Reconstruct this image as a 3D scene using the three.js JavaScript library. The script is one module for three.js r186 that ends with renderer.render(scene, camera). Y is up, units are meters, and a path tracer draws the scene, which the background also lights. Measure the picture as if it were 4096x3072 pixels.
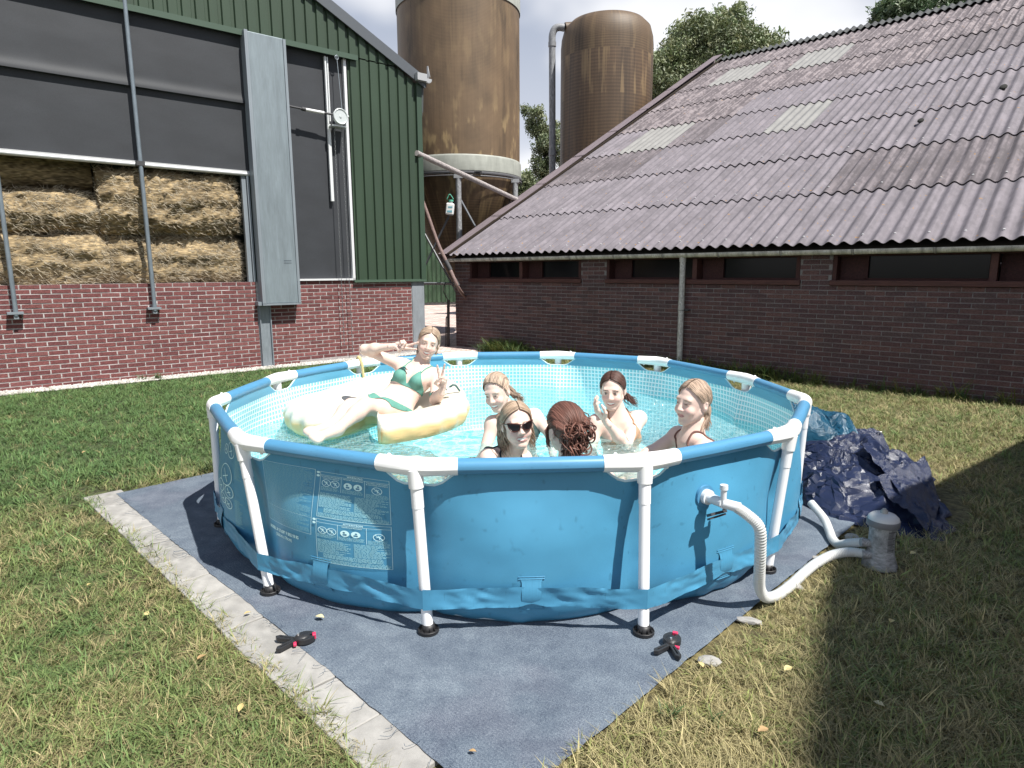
import * as THREE from 'three';
import { mergeGeometries, mergeVertices, toCreasedNormals } from 'three/addons/utils/BufferGeometryUtils.js';
import { RoundedBoxGeometry } from 'three/addons/geometries/RoundedBoxGeometry.js';

// ---------------------------------------------------------------- camera, sky, sun, exposure
const scene = new THREE.Scene();
const camera = new THREE.PerspectiveCamera(61.32, 4 / 3, 0.1, 600);
camera.rotation.order = 'YXZ';
camera.position.set(-0.013, 1.512, 4.26);
camera.rotation.set(-0.1722, -0.001, -0.0047);
const SUN = new THREE.Vector3(0.405, 0.86, 0.315).normalize();
const EXPOSURE = 1.6;
const sun = new THREE.DirectionalLight(new THREE.Color(1.0, 0.965, 0.9), 5);
sun.position.copy(SUN).multiplyScalar(40);
sun.castShadow = true;
sun.shadow.mapSize.set(4096, 4096);
Object.assign(sun.shadow.camera, { left: -22, right: 22, top: 22, bottom: -22, near: 1, far: 90 });
scene.add(sun, sun.target);
const renderer = new THREE.WebGLRenderer({ antialias: true });
renderer.setSize(1024, 768);
renderer.toneMapping = THREE.LinearToneMapping;
renderer.toneMappingExposure = EXPOSURE;
renderer.shadowMap.enabled = true;

// ---------------------------------------------------------------- small helpers
function rng(seed) { let a = seed >>> 0; return () => { a = (a + 0x6D2B79F5) | 0; let t = Math.imul(a ^ (a >>> 15), 1 | a); t = (t + Math.imul(t ^ (t >>> 7), 61 | t)) ^ t; return ((t ^ (t >>> 14)) >>> 0) / 4294967296; }; }
const R0 = rng(71);
const V = (x, y, z) => new THREE.Vector3(x, y, z);
const clamp = (x, a, b) => Math.min(b, Math.max(a, x));
const lerp = (a, b, t) => a + (b - a) * t;
const sstep = (a, b, x) => { const t = clamp((x - a) / (b - a), 0, 1); return t * t * (3 - 2 * t); };
function hash(i, j, s) { let h = Math.imul(i, 374761393) ^ Math.imul(j, 668265263) ^ Math.imul(s, 2147483647 ^ 91); h = Math.imul(h ^ (h >>> 13), 1274126177); return ((h ^ (h >>> 16)) >>> 0) / 4294967296; }
function vnoise(x, y, px = 1e9, py = 1e9, s = 0) {
  const i = Math.floor(x), j = Math.floor(y), fx = x - i, fy = y - j, u = fx * fx * (3 - 2 * fx), v = fy * fy * (3 - 2 * fy);
  const m = (a, p) => ((a % p) + p) % p, a = m(i, px), b = m(i + 1, px), c = m(j, py), d = m(j + 1, py);
  return lerp(lerp(hash(a, c, s), hash(b, c, s), u), lerp(hash(a, d, s), hash(b, d, s), u), v);
}
function fbm(x, y, oct = 4, px = 1e9, py = 1e9, s = 0) { let t = 0, a = 0.5, n = 0; for (let o = 0; o < oct; o++) { t += a * vnoise(x, y, px, py, s + o * 17); n += a; a *= 0.5; x *= 2; y *= 2; px *= 2; py *= 2; } return t / n; }
function noise3(x, y, z, s = 0) { const k = Math.floor(z), f = z - k, u = f * f * (3 - 2 * f); return lerp(vnoise(x, y, 1e9, 1e9, s + k * 131), vnoise(x, y, 1e9, 1e9, s + (k + 1) * 131), u); }

// sky: pale haze near the horizon, bluer overhead, thin broken cloud
{
  const W = 1024, H = 512, data = new Float32Array(W * H * 4);
  for (let r = 0; r < H; r++) for (let c = 0; c < W; c++) {
    const el = ((r + 0.5) / H - 0.5) * Math.PI, az = ((c + 0.5) / W - 0.5) * 2 * Math.PI, y = Math.sin(el);
    const x = Math.cos(el) * Math.cos(az), z = Math.cos(el) * Math.sin(az);
    let col;
    if (y <= 0) col = [0.30, 0.30, 0.27];
    else {
      const h = Math.pow(1 - y, 2.4);
      col = [lerp(0.12, 0.98, h), lerp(0.19, 1.01, h), lerp(0.35, 1.07, h)];
      const k = 1 / (y + 0.16), cl = fbm(x * k * 1.5 + 7, z * k * 1.5 + 3, 6, 1e9, 1e9, 5), d = sstep(0.34, 0.58, cl) * lerp(0.88, 0.3, sstep(0.3, 0.8, y));
      const b = lerp(0.98, 1.16, sstep(0.5, 0.8, cl));
      col = [lerp(col[0], b, d), lerp(col[1], b * 1.01, d), lerp(col[2], b * 1.05, d)];
    }
    const o = (r * W + c) * 4; data[o] = col[0] * 0.65; data[o + 1] = col[1] * 0.65; data[o + 2] = col[2] * 0.65; data[o + 3] = 1;
  }
  const t = new THREE.DataTexture(data, W, H, THREE.RGBAFormat, THREE.FloatType);
  t.mapping = THREE.EquirectangularReflectionMapping; t.magFilter = t.minFilter = THREE.LinearFilter; t.needsUpdate = true;
  scene.background = t; scene.environment = t;
}

const used = new Map();
function numbered(n) { const k = used.get(n) ?? 0; used.set(n, k + 1); return k ? n + '_' + String(k).padStart(3, '0') : n; }
function tag(o, label, category, group, kind) { if (label) o.userData.label = label; if (category) o.userData.category = category; if (group) o.userData.group = group; if (kind) o.userData.kind = kind; return o; }
function thing(name, label, category, pos = [0, 0, 0], turn = 0, group) { const o = new THREE.Group(); o.name = numbered(name); o.position.set(...pos); o.rotation.y = turn; scene.add(o); return tag(o, label, category, group); }
function part(name, geo, mat, parent, pos, rot) {
  const m = new THREE.Mesh(geo, mat); m.castShadow = m.receiveShadow = true;
  m.name = parent === scene ? numbered(name) : name;
  if (pos) m.position.set(...pos); if (rot) m.rotation.set(...rot);
  parent.add(m); return m;
}
const merge = (list) => mergeGeometries(list.map((g) => { const q = g.index ? g.toNonIndexed() : g; for (const k of Object.keys(q.attributes)) if (!['position', 'normal', 'uv', 'color'].includes(k)) q.deleteAttribute(k); return q; }), false);
function strip(g, keepUV = false) { if (!keepUV) g.deleteAttribute('uv'); return g; }
const box = (x0, x1, y0, y1, z0, z1) => new THREE.BoxGeometry(x1 - x0, y1 - y0, z1 - z0).translate((x0 + x1) / 2, (y0 + y1) / 2, (z0 + z1) / 2);
const UP = V(0, 1, 0);
function rod(a, b, r0, r1 = r0, n = 14) { const d = b.clone().sub(a), g = new THREE.CylinderGeometry(r1, r0, d.length(), n, 1); g.applyQuaternion(new THREE.Quaternion().setFromUnitVectors(UP, d.clone().normalize())); const m = a.clone().add(b).multiplyScalar(0.5); return g.translate(m.x, m.y, m.z); }
function bar(a, b, w, h) { const d = b.clone().sub(a), g = new THREE.BoxGeometry(w, d.length(), h); g.applyQuaternion(new THREE.Quaternion().setFromUnitVectors(UP, d.clone().normalize())); const m = a.clone().add(b).multiplyScalar(0.5); return g.translate(m.x, m.y, m.z); }
function paint(g, c) { const n = g.attributes.position.count, a = new Float32Array(n * 3); for (let i = 0; i < n; i++) { const q = typeof c === 'function' ? c(g.attributes.position.getX(i), g.attributes.position.getY(i), g.attributes.position.getZ(i)) : c; a.set(q, i * 3); } g.setAttribute('color', new THREE.BufferAttribute(a, 3)); return g; }
// a grid of points fn(u, v) -> [x, y, z]
function sheet(nu, nv, fn, uvfn) {
  const p = [], uv = [], ix = [];
  for (let j = 0; j <= nv; j++) for (let i = 0; i <= nu; i++) { p.push(...fn(i / nu, j / nv)); uv.push(...(uvfn ? uvfn(i / nu, j / nv) : [i / nu, j / nv])); }
  for (let j = 0; j < nv; j++) for (let i = 0; i < nu; i++) { const a = j * (nu + 1) + i, b = a + 1, c = a + nu + 1, d = c + 1; ix.push(a, b, d, a, d, c); }
  const g = new THREE.BufferGeometry(); g.setAttribute('position', new THREE.Float32BufferAttribute(p, 3)); g.setAttribute('uv', new THREE.Float32BufferAttribute(uv, 2)); g.setIndex(ix); g.computeVertexNormals(); return g;
}
// a tube along points with a radius per point
function tube(pts, rad, n = 8, seg = 0, ripple) {
  const cv = new THREE.CatmullRomCurve3(pts), m = seg || pts.length * 4, P = [], N = cv.getPoints(m); let up = V(0.13, 1, 0.21).normalize();
  const rows = [];
  for (let i = 0; i <= m; i++) {
    const t = N[Math.min(i + 1, m)].clone().sub(N[Math.max(i - 1, 0)]).normalize(), b = V(0, 0, 0).crossVectors(t, up).normalize(), c = V(0, 0, 0).crossVectors(b, t); up = c;
    let r = typeof rad === 'function' ? rad(i / m) : rad; if (ripple) r += ripple(i);
    const row = []; for (let k = 0; k <= n; k++) { const a = k / n * 2 * Math.PI; row.push([N[i].x + r * (Math.cos(a) * b.x + Math.sin(a) * c.x), N[i].y + r * (Math.cos(a) * b.y + Math.sin(a) * c.y), N[i].z + r * (Math.cos(a) * b.z + Math.sin(a) * c.z)]); } rows.push(row);
  }
  return sheet(n, m, (u, v) => rows[Math.round(v * m)][Math.round(u * n)]);
}
// textures: fn(u, v) returns sRGB 0..1 (colour) or a single value (data)
function tex(w, h, fn, { data = false, rx = 1, ry = 1 } = {}) {
  const d = new Uint8Array(w * h * 4);
  for (let j = 0; j < h; j++) for (let i = 0; i < w; i++) { const q = fn(i / w, j / h), o = (j * w + i) * 4; if (data) d[o] = d[o + 1] = d[o + 2] = clamp(q * 255, 0, 255); else { d[o] = clamp(q[0] * 255, 0, 255); d[o + 1] = clamp(q[1] * 255, 0, 255); d[o + 2] = clamp(q[2] * 255, 0, 255); } d[o + 3] = 255; }
  const t = new THREE.DataTexture(d, w, h); t.wrapS = t.wrapT = THREE.RepeatWrapping; t.magFilter = t.minFilter = THREE.LinearFilter; t.repeat.set(rx, ry); if (!data) t.colorSpace = THREE.SRGBColorSpace; t.needsUpdate = true; return t;
}
function again(t, rx, ry, ox = 0, oy = 0) { const c = t.clone(); c.repeat.set(rx, ry); c.offset.set(ox, oy); c.needsUpdate = true; return c; }
const col = (c) => Array.isArray(c) ? new THREE.Color().setRGB(...c) : new THREE.Color(c);
function mat(c, rough = 0.7, o = {}) { return new THREE.MeshStandardMaterial({ color: col(c), roughness: rough, side: THREE.DoubleSide, ...o }); }
function phys(c, rough = 0.5, o = {}) { return new THREE.MeshPhysicalMaterial({ color: col(c), roughness: rough, side: THREE.DoubleSide, ...o }); }
const grain = tex(256, 256, (u, v) => { const n = 0.78 + 0.44 * (fbm(u * 24, v * 24, 4, 24, 24, 3) - 0.5) + 0.16 * (hash(u * 256 | 0, v * 256 | 0, 9) - 0.5); return [n, n, n]; });
const bumpy = tex(256, 256, (u, v) => fbm(u * 32, v * 32, 4, 32, 32, 8), { data: true });
const soft = tex(256, 256, (u, v) => fbm(u * 6, v * 6, 5, 6, 6, 12), { data: true });
// ---------------------------------------------------------------- ground
// the mat is a square stood on its corner round the pool; its edges run at 45 degrees
const MATC = 2.735;                       // |x| + |z| of the edge
function lawnDry(x, z) {                  // 0 = green, 1 = parched
  let d = 0.42;
  const e = Math.abs(x) + Math.abs(z) - MATC;
  d += 0.55 * Math.exp(-Math.max(e, 0) / 0.28) * (z < 0 ? 1 : 0.35);
  if (x > 0) d += 0.42 * sstep(4.2, 0.2, Math.hypot(x - 1.2, z - 2.0));
  if (x > 0 && z < 0) d += 0.18 * sstep(5, 1, Math.hypot(x - 3.2, z + 1.6));
  if (x < 0) d -= 0.55 * sstep(1.6, -0.6, z) * sstep(-1.9, -3.0, x + Math.min(z, 0) * 0.2);
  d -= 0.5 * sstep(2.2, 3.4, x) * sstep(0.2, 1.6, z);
  d += 0.75 * (fbm(x * 1.7 + 40, z * 1.7 + 11, 4, 1e9, 1e9, 21) - 0.5) + 0.35 * (vnoise(x * 7, z * 7, 1e9, 1e9, 31) - 0.5);
  return clamp(d, 0, 1);
}
{
  const q = []; for (let i = -70; i <= 70; i++) q.push(Math.sinh(i / 70 * 4.2) / Math.sinh(4.2) * 220);
  const g = sheet(140, 140, (u, v) => { const x = q[Math.round(u * 140)], z = q[Math.round(v * 140)]; return [x, 0, -z]; }, (u, v) => [q[Math.round(u * 140)], q[Math.round(v * 140)]]);
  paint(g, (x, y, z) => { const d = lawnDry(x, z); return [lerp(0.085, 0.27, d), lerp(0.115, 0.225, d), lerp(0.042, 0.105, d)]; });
  const t = tex(512, 512, (u, v) => { const n = 0.55 + 0.7 * (fbm(u * 40, v * 40, 4, 40, 40, 2) - 0.3) + 0.25 * (hash(u * 512 | 0, v * 512 | 0, 4) - 0.5); return [n, n, n * 0.97]; });
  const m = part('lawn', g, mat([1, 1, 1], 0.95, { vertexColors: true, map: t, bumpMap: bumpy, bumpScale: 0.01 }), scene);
  tag(m, 'lawn of green and parched grass around the pool', 'lawn', null, 'structure');
}
// paved yard between the two buildings, beyond their corners
{
  const paver = tex(512, 512, (u, v) => {
    const r = Math.floor(v * 24), uu = u * 12 + (r % 2) * 0.5, fx = uu - Math.floor(uu), fy = v * 24 - r, j = Math.min(fx, 1 - fx) < 0.05 || Math.min(fy, 1 - fy) < 0.09;
    const k = 0.85 + 0.3 * hash(Math.floor(uu) % 12, r, 6) + 0.25 * (fbm(u * 16, v * 16, 3, 16, 16, 7) - 0.5); return j ? [0.60, 0.55, 0.52] : [0.78 * k, 0.69 * k, 0.66 * k];
  });
  const sh = new THREE.Shape([[-1.62, 8.3], [-1.2, 7.4], [-0.2, 7.2], [0.55, 7.75], [-1.15, 9.05], [1.4, 12], [6, 18], [6, 40], [-14, 40], [-14, 20]].map(([x, y]) => new THREE.Vector2(x, y)));
  const g = new THREE.ShapeGeometry(sh); g.rotateX(-Math.PI / 2); g.translate(0, 0.004, 0);
  tag(part('paved_yard', g, mat([1, 1, 1], 0.9, { map: again(paver, 0.42, 0.42) }), scene), 'pinkish brick paving in the gap between the barn and the shed', 'paving', null, 'structure');
}
// weed cloth under the pool
{
  const cloth = tex(1024, 1024, (u, v) => {
    const w = 0.5 + 0.5 * Math.sin(u * 1024 * 0.9), f = hash(u * 1024 | 0, v * 1024 | 0, 3), n = fbm(u * 9, v * 9, 5, 9, 9, 44), d = fbm(u * 30, v * 30, 4, 30, 30, 45);
    const dust = sstep(0.42, 0.72, n) * 0.04 + 0.10 * (d - 0.5) + 0.22 * (f - 0.5) + 0.02 * (w - 0.5), red = 0.012 * sstep(0.62, 0.8, fbm(u * 5 + 3, v * 5, 4, 5, 5, 48));
    return [0.335 + dust + red, 0.375 + dust, 0.425 + dust * 0.9];
  });
  const N = 120, M = MATC;
  const g = sheet(N, N, (u, v) => {       // u, v run along the two edge directions
    const a = (u * 2 - 1); let b = (v * 2 - 1); if (b > 0) b *= 0.962; let x = (a + b) / 2 * M, z = (b - a) / 2 * M;
    const ed = Math.max(Math.abs(a), Math.abs(v * 2 - 1)), w = ed > 0.999 ? 0.005 * (vnoise(x * 4, z * 4) - 0.5) + 0.004 * (vnoise(x * 40, z * 40) - 0.5) : 0;
    x *= 1 + w; z *= 1 + w;
    const r = Math.hypot(x, z), y = 0.022 + (r > 1.9 ? 0.004 * (fbm(x * 3, z * 3, 3) - 0.5) : 0);
    return [x, y, z];
  });
  const m = part('weed_mat', g, mat([1, 1, 1], 0.9, { map: again(cloth, 2, 2), bumpMap: again(bumpy, 30, 30), bumpScale: 0.002 }), scene);
  tag(m, 'blue grey woven ground cloth spread under the pool', 'ground cloth');
  // frayed threads along the front left edge
  const r = rng(5), th = [];
  for (let i = 0; i < 46; i++) {
    const t = r(), x = lerp(-2.65, 0.0, t), z = M + x, l = r() * 0.05 + 0.01, a = r() * 6.28, p = [V(x + 0.012, 0.03, z - 0.012)];
    for (let k = 1; k < 4; k++) p.push(V(x - l * k * 0.33 + 0.022 * Math.cos(a + k * 1.9) * (i % 9 ? 0.5 : 2.2), 0.034 + 0.004 * (k % 2), z + l * k * 0.25 + 0.022 * Math.sin(a + k * 1.9) * (i % 9 ? 0.5 : 2.2)));
    th.push(tube(p, 0.0008, 4, 10));
  }
  const f = part('frayed_threads', merge(th), mat([0.06, 0.09, 0.13], 0.9), m); f.userData.kind = 'stuff';
}
// flat stone edging along the front left and front right edges
{
  const st = tex(256, 256, (u, v) => { const n = 0.60 + 0.16 * (fbm(u * 5, v * 5, 5, 5, 5, 61) - 0.5) + 0.06 * (hash(u * 256 | 0, v * 256 | 0, 62) - 0.5); return [n * 1.0, n * 0.985, n * 0.96]; });
  const ms = [0.9, 1, 1.08, 0.96].map((k, i) => mat([0.95 * k, 0.95 * k, 0.95 * k], 0.85, { map: again(st, 1, 1, i * 0.3, i * 0.17), bumpMap: bumpy, bumpScale: 0.0006 }));
  const t = thing('stone_edging', 'row of flat grey stone slabs along the front left of the ground cloth', 'edging', [0, 0, 0]);
  const r = rng(8);
  for (let k = 0, s = 0; s < 3.95; k++) {
    const L = 0.30 + (r() - 0.5) * 0.02, c = s + L / 2, g = new RoundedBoxGeometry(L - 0.004, 0.05, 0.23, 1, 0.006);
    if (c > 3.62) break; const x = -2.84 + c * Math.SQRT1_2, z = -0.04 + c * Math.SQRT1_2;        // along the front left edge
    part('stone', g, ms[k % 4], t, [x + 0.005 * r(), -0.008 + 0.004 * r(), z + 0.005 * r() + 0.02], [0.01 * (r() - 0.5), -Math.PI / 4 + 0.02 * (r() - 0.5), 0.01 * (r() - 0.5)]);
    s += L;
  }
  const t2 = thing('stone_edging', 'broken stone edging half hidden by grass along the front right of the cloth', 'edging', [0, 0, 0]);
  for (let k = 0; k < 24; k++) {
    if (k % 4 !== 1 || k < 3) { r(); continue; } const c = 0.35 + k * 0.105, L = 0.035 + r() * 0.03, g = new THREE.IcosahedronGeometry(1, 1), p = g.attributes.position;
    for (let i = 0; i < p.count; i++) { const n = 0.8 + 0.4 * noise3(p.getX(i) * 1.7 + k, p.getY(i) * 1.7, p.getZ(i) * 1.7, 3); p.setXYZ(i, p.getX(i) * n, p.getY(i) * n, p.getZ(i) * n); }
    g.computeVertexNormals(); g.scale(L * (0.5 + 0.4 * r()), 0.012 + 0.006 * r(), 0.035 + 0.025 * r());
    const x = 0.10 + c * Math.SQRT1_2, z = 2.565 - c * Math.SQRT1_2;
    part('stone', g, ms[k % 4], t2, [x + 0.05 * (r() - 0.1), 0.016, z + 0.05 * (r() - 0.1)], [0.4 * (r() - 0.5), Math.PI / 4 + 2 * (r() - 0.5), 0.4 * (r() - 0.5)]);
  }
}
// ---------------------------------------------------------------- bricks
const EYE = camera.position.clone();
const brickGeos = [0, 1, 2, 3].map((k) => { const g = new THREE.BoxGeometry(1, 1, 1), r = rng(90 + k), p = g.attributes.position, key = {}; for (let i = 0; i < p.count; i++) { const id = [p.getX(i), p.getY(i), p.getZ(i)].join(); key[id] ??= [(r() - 0.5) * 0.012, (r() - 0.5) * 0.05, (r() - 0.5) * 0.02]; const w = key[id]; p.setXYZ(i, p.getX(i) + w[0], p.getY(i) + w[1], p.getZ(i) + w[2]); } g.computeVertexNormals(); return g; });
// regions: list of [x0, x1, y0, y1] in the wall's own frame; faces lie at z = face
function brickwork(parent, regions, { tones, rowH = 0.0625, len = 0.225, joint = 0.013, face = 0, depth = 0.1, seed = 1 }) {
  const r = rng(seed), list = [];
  for (const [x0, x1, y0, y1] of regions) {
    const rows = Math.round((y1 - y0) / rowH), h = (y1 - y0) / rows;
    for (let j = 0; j < rows; j++) {
      const y = y0 + (j + 0.5) * h, gj = Math.round(y / rowH);
      let x = Math.floor(x0 / len) * len + (gj % 2 ? len / 2 : 0) - len;
      for (; x < x1; x += len) { const a = Math.max(x, x0), b = Math.min(x + len, x1); if (b - a < 0.045) continue; list.push([(a + b) / 2, y, b - a - joint, h - joint]); }
    }
  }
  parent.updateMatrixWorld(true);
  const w = V(0, 0, 0);
  for (const b of list) { w.set(b[0], b[1], face).applyMatrix4(parent.matrixWorld); const c = w.clone().applyMatrix4(camera.matrixWorldInverse), out = Math.abs(c.x / -c.z) > 0.81 ? 100 : 0; b.push(-c.z + out + (b[2] < 0.12 ? 3 : 0)); }
  list.sort((a, b) => a[4] - b[4]);
  const ms = tones.map((t, i) => mat(t, 0.9, { map: again(grain, 0.7, 0.3, i * 0.21, i * 0.37), bumpMap: again(bumpy, 0.6, 0.25, i * 0.2), bumpScale: 0.003 }));
  const rest = [];
  list.forEach((b, i) => {
    const k = Math.floor(r() * tones.length), v = Math.floor(r() * 4), dz = (r() - 0.5) * 0.003;
    if (i < 300) { const m = part('brick', brickGeos[v], ms[k], parent, [b[0], b[1], face - depth / 2 + dz]); m.scale.set(b[2], b[3], depth); m.rotation.z = (r() - 0.5) * 0.006; }
    else { const g = brickGeos[v].clone().scale(b[2], b[3], depth).translate(b[0], b[1], face - depth / 2 + dz), t = 0.85 + 0.3 * r(); rest.push(paint(g, tones[k].map((c) => c * t))); }
  });
  if (rest.length) part('bricks', merge(rest), mat([1, 1, 1], 0.9, { vertexColors: true, map: again(grain, 0.7, 0.3), bumpMap: again(bumpy, 0.6, 0.25), bumpScale: 0.003 }), parent).userData.kind = 'stuff';
}
camera.updateMatrixWorld(true);

// ---------------------------------------------------------------- barn with the hay (local: x along the facade, z outwards)
const zinc = tex(256, 256, (u, v) => { const a = fbm(u * 9, v * 9, 3, 9, 9, 71), c = Math.floor(a * 9) / 9, n = 0.70 + 0.12 * (c - 0.5) + 0.05 * (fbm(u * 40, v * 40, 2, 40, 40, 72) - 0.5); return [n * 0.97, n * 1.0, n * 1.03]; });
const galv = mat([0.62, 0.66, 0.69], 0.5, { metalness: 0.35, map: again(zinc, 1.5, 1.5) });
const galvBig = mat([0.50, 0.56, 0.58], 0.5, { metalness: 0.25, map: again(zinc, 1.2, 1.2) });
const darkSteel = mat([0.05, 0.05, 0.055], 0.6);
const barn = thing('barn', 'green clad barn on a red brick plinth with hay behind dark roller screens', 'barn', [-6.596, 0, -3.946], 0.694);
{
  const green = tex(512, 512, (u, v) => { const n = 0.93 + 0.16 * (fbm(u * 6, v * 3, 4, 6, 3, 81) - 0.5) + 0.04 * (hash(u * 512 | 0, v * 512 | 0, 82) - 0.5); return [n, n, n]; });
  const gm = [1, 0.93, 1.06].map((k, i) => mat([0.035 * k, 0.064 * k, 0.038 * k], 0.5, { map: again(green, 0.5, 0.3, i * 0.3) }));
  const roofY = (x) => 4.86 + (6.46 - x) * 0.492;
  // plinth
  const mort = mat([0.66, 0.61, 0.60], 0.95, { map: again(grain, 4, 4), bumpMap: again(bumpy, 6, 6), bumpScale: 0.004 });
  part('mortar', box(-9, 6.17, -0.1, 1.365, -0.3, -0.0045), mort, barn);
  brickwork(barn, [[-1.6, 3.335, 0.0, 1.372], [3.535, 6.165, 0.0, 1.372]], { seed: 11, joint: 0.0145, tones: [[0.25, 0.080, 0.080], [0.29, 0.097, 0.094], [0.215, 0.07, 0.072], [0.265, 0.09, 0.086], [0.31, 0.115, 0.112]] });
  // corner post, pier under the tall panel
  part('corner_post', box(6.17, 6.43, 0, 1.34, -0.3, 0.012), mat([0.52, 0.54, 0.56], 0.7, { map: again(zinc, 1, 1), bumpMap: bumpy, bumpScale: 0.002 }), barn);
  part('steel_column', merge([box(3.335, 3.535, -0.02, 1.02, -0.12, 0.015), box(3.345, 3.36, -0.02, 1.02, 0.015, 0.05), box(3.51, 3.525, -0.02, 1.02, 0.015, 0.05)]), galv, barn);
  // cladding: trapezoid ribs, one mesh per sheet of six ribs
  const prof = []; const P = 0.18;
  function clad(x0, x1, yb, yt, k) {
    const xs = [], zs = [];
    for (let x = x0; x < x1 - 1e-6; x += P) for (const [a, z] of [[0, 0.0], [0.028, 0.0], [0.042, 0.034], [0.152, 0.034], [0.166, 0.0]]) { if (x + a <= x1) { xs.push(x + a); zs.push(z); } }
    xs.push(x1); zs.push(0);
    const n = xs.length - 1, g = sheet(n, 1, (u, v) => { const i = Math.round(u * n); return [xs[i], v ? yt(xs[i]) : yb, zs[i] + 0.01]; }, (u, v) => { const i = Math.round(u * n); return [xs[i], v ? yt(xs[i]) : yb]; });
    part('cladding_panel', toCreasedNormals(g, 0.3), gm[k % 3], barn);
  }
  clad(5.06, 6.14, 1.37, (x) => Math.min(5.0, roofY(x) - 0.10), 0); clad(6.14, 6.42, 1.37, (x) => roofY(x) - 0.10, 1);
  for (let k = 0, x = -3.4; x < 6.1; x += 1.08, k++) clad(x, Math.min(x + 1.08, 6.14), 5.02, (q) => roofY(q) - 0.08, k);
  // flashings
  part('base_flashing', merge([box(5.0, 6.46, 1.335, 1.37, 0.0, 0.06), box(5.0, 6.46, 1.37, 1.378, 0.0, 0.05)]), mat([0.06, 0.10, 0.07], 0.5), barn);
  part('head_rail', merge([box(-4, 5.22, 5.0, 5.035, 0.0, 0.10), box(-4, 5.22, 4.955, 5.0, 0.085, 0.10)]), mat([0.05, 0.085, 0.06], 0.5), barn);
  part('corner_flashing', merge([box(6.42, 6.46, 1.37, 4.8, -0.02, 0.055), box(6.36, 6.42, 1.37, 4.86, 0.046, 0.055)]), mat([0.035, 0.065, 0.042], 0.5), barn);
  // roof slab, verge board
  const vg = new THREE.Shape([new THREE.Vector2(6.52, roofY(6.52) + 0.10), new THREE.Vector2(-3.5, roofY(-3.5) + 0.10), new THREE.Vector2(-3.5, roofY(-3.5) - 0.09), new THREE.Vector2(6.52, roofY(6.52) - 0.09)]);
  part('verge_board', new THREE.ExtrudeGeometry(vg, { depth: 0.03, bevelEnabled: false }).translate(0, 0, 0.07), mat([0.085, 0.095, 0.11], 0.5), barn);
  const rs = new THREE.Shape([new THREE.Vector2(6.56, roofY(6.56) + 0.08), new THREE.Vector2(-3.5, roofY(-3.5) + 0.08), new THREE.Vector2(-13.5, roofY(6.5)), new THREE.Vector2(-13.5, roofY(6.5) - 0.1), new THREE.Vector2(-3.5, roofY(-3.5) - 0.04), new THREE.Vector2(6.56, roofY(6.56) - 0.04)]);
  part('roof', new THREE.ExtrudeGeometry(rs, { depth: 14, bevelEnabled: false }).translate(0, 0, -13.93), mat([0.16, 0.16, 0.17], 0.8, { map: again(grain, 0.3, 0.3) }), barn);
  // other walls and floor, so that the inside is dark
  part('side_wall', box(6.16, 6.34, 0, 4.93, -13.9, -0.31), gm[1], barn);
  part('rear_wall', new THREE.ExtrudeGeometry(new THREE.Shape([[-13, 0], [6.16, 0], [6.16, 4.85], [-3.5, 9.7], [-13, 4.9]].map((q) => new THREE.Vector2(...q))), { depth: 0.15, bevelEnabled: false }).translate(0, 0, -13.9), gm[1], barn);
  part('left_wall', box(-13, -12.8, 0, 4.7, -13.7, 0), gm[1], barn);
  part('facade_left', box(-12.8, -4, 0, 5, -0.2, -0.02), gm[2], barn);
  part('floor_slab', box(-12.8, 6.16, -0.05, 0.05, -13.7, -0.3), mat([0.2, 0.19, 0.18], 0.9), barn);
  // gutter end with bracket at the eave
  const gp = new THREE.Shape(); gp.absarc(0, 0, 0.075, Math.PI, 0, false); gp.lineTo(0.068, 0); gp.absarc(0, 0, 0.068, 0, Math.PI, true);
  const go = part('gutter', new THREE.ExtrudeGeometry(gp, { depth: 14, bevelEnabled: false, curveSegments: 10 }).translate(6.56, 4.90, -13.86), mat([0.33, 0.34, 0.36], 0.5), barn);
  part('gutter_end', merge([new THREE.CircleGeometry(0.078, 16, Math.PI, Math.PI).translate(6.56, 4.90, 0.14), box(6.3, 6.5, 4.83, 4.95, 0.11, 0.2), box(6.555, 6.565, 4.90, 5.11, 0.10, 0.14), bar(V(6.56, 5.11, 0.12), V(6.60, 4.93, 0.12), 0.012, 0.03)]), mat([0.36, 0.37, 0.39], 0.5), barn);
  part('downpipe', merge([rod(V(6.5, 4.84, 0.02), V(6.5, 4.35, -0.02), 0.03), box(6.465, 6.475, 4.28, 4.9, -0.02, 0.05)]), mat([0.07, 0.08, 0.08], 0.5), barn);
  // dark roller screens, their bars, guide poles
  const mesh = tex(256, 256, (u, v) => { const n = 0.92 + 0.10 * (hash(u * 256 | 0, v * 256 | 0, 83) - 0.5) + 0.14 * (fbm(u * 4, v * 8, 4, 4, 8, 84) - 0.5); return [n, n, n]; });
  const scr = mat([0.036, 0.040, 0.048], 0.62, { map: again(mesh, 0.7, 0.7), side: THREE.DoubleSide });
  const screenZ = (x, y) => -0.03 + 0.012 * (fbm(x * 0.8, y * 1.5, 3) - 0.5);
  part('roller_screen', sheet(60, 40, (u, v) => { const x = lerp(-4, 3.42, u), y = lerp(3.02, 4.06, v); return [x, y, screenZ(x, y)]; }, (u, v) => [u * 7.4, v * 1.04]), scr, barn);
  part('roller_screen', sheet(60, 40, (u, v) => { const x = lerp(-4, 3.42, u), y = lerp(4.02, 5.0, v); const b = 0.022 * Math.exp(-((y - 4.03) ** 2) / 0.006); return [x, y, 0.005 + b + 0.01 * (fbm(x * 0.9, y * 2, 3) - 0.5)]; }, (u, v) => [u * 7.4, v]), scr, barn);
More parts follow.
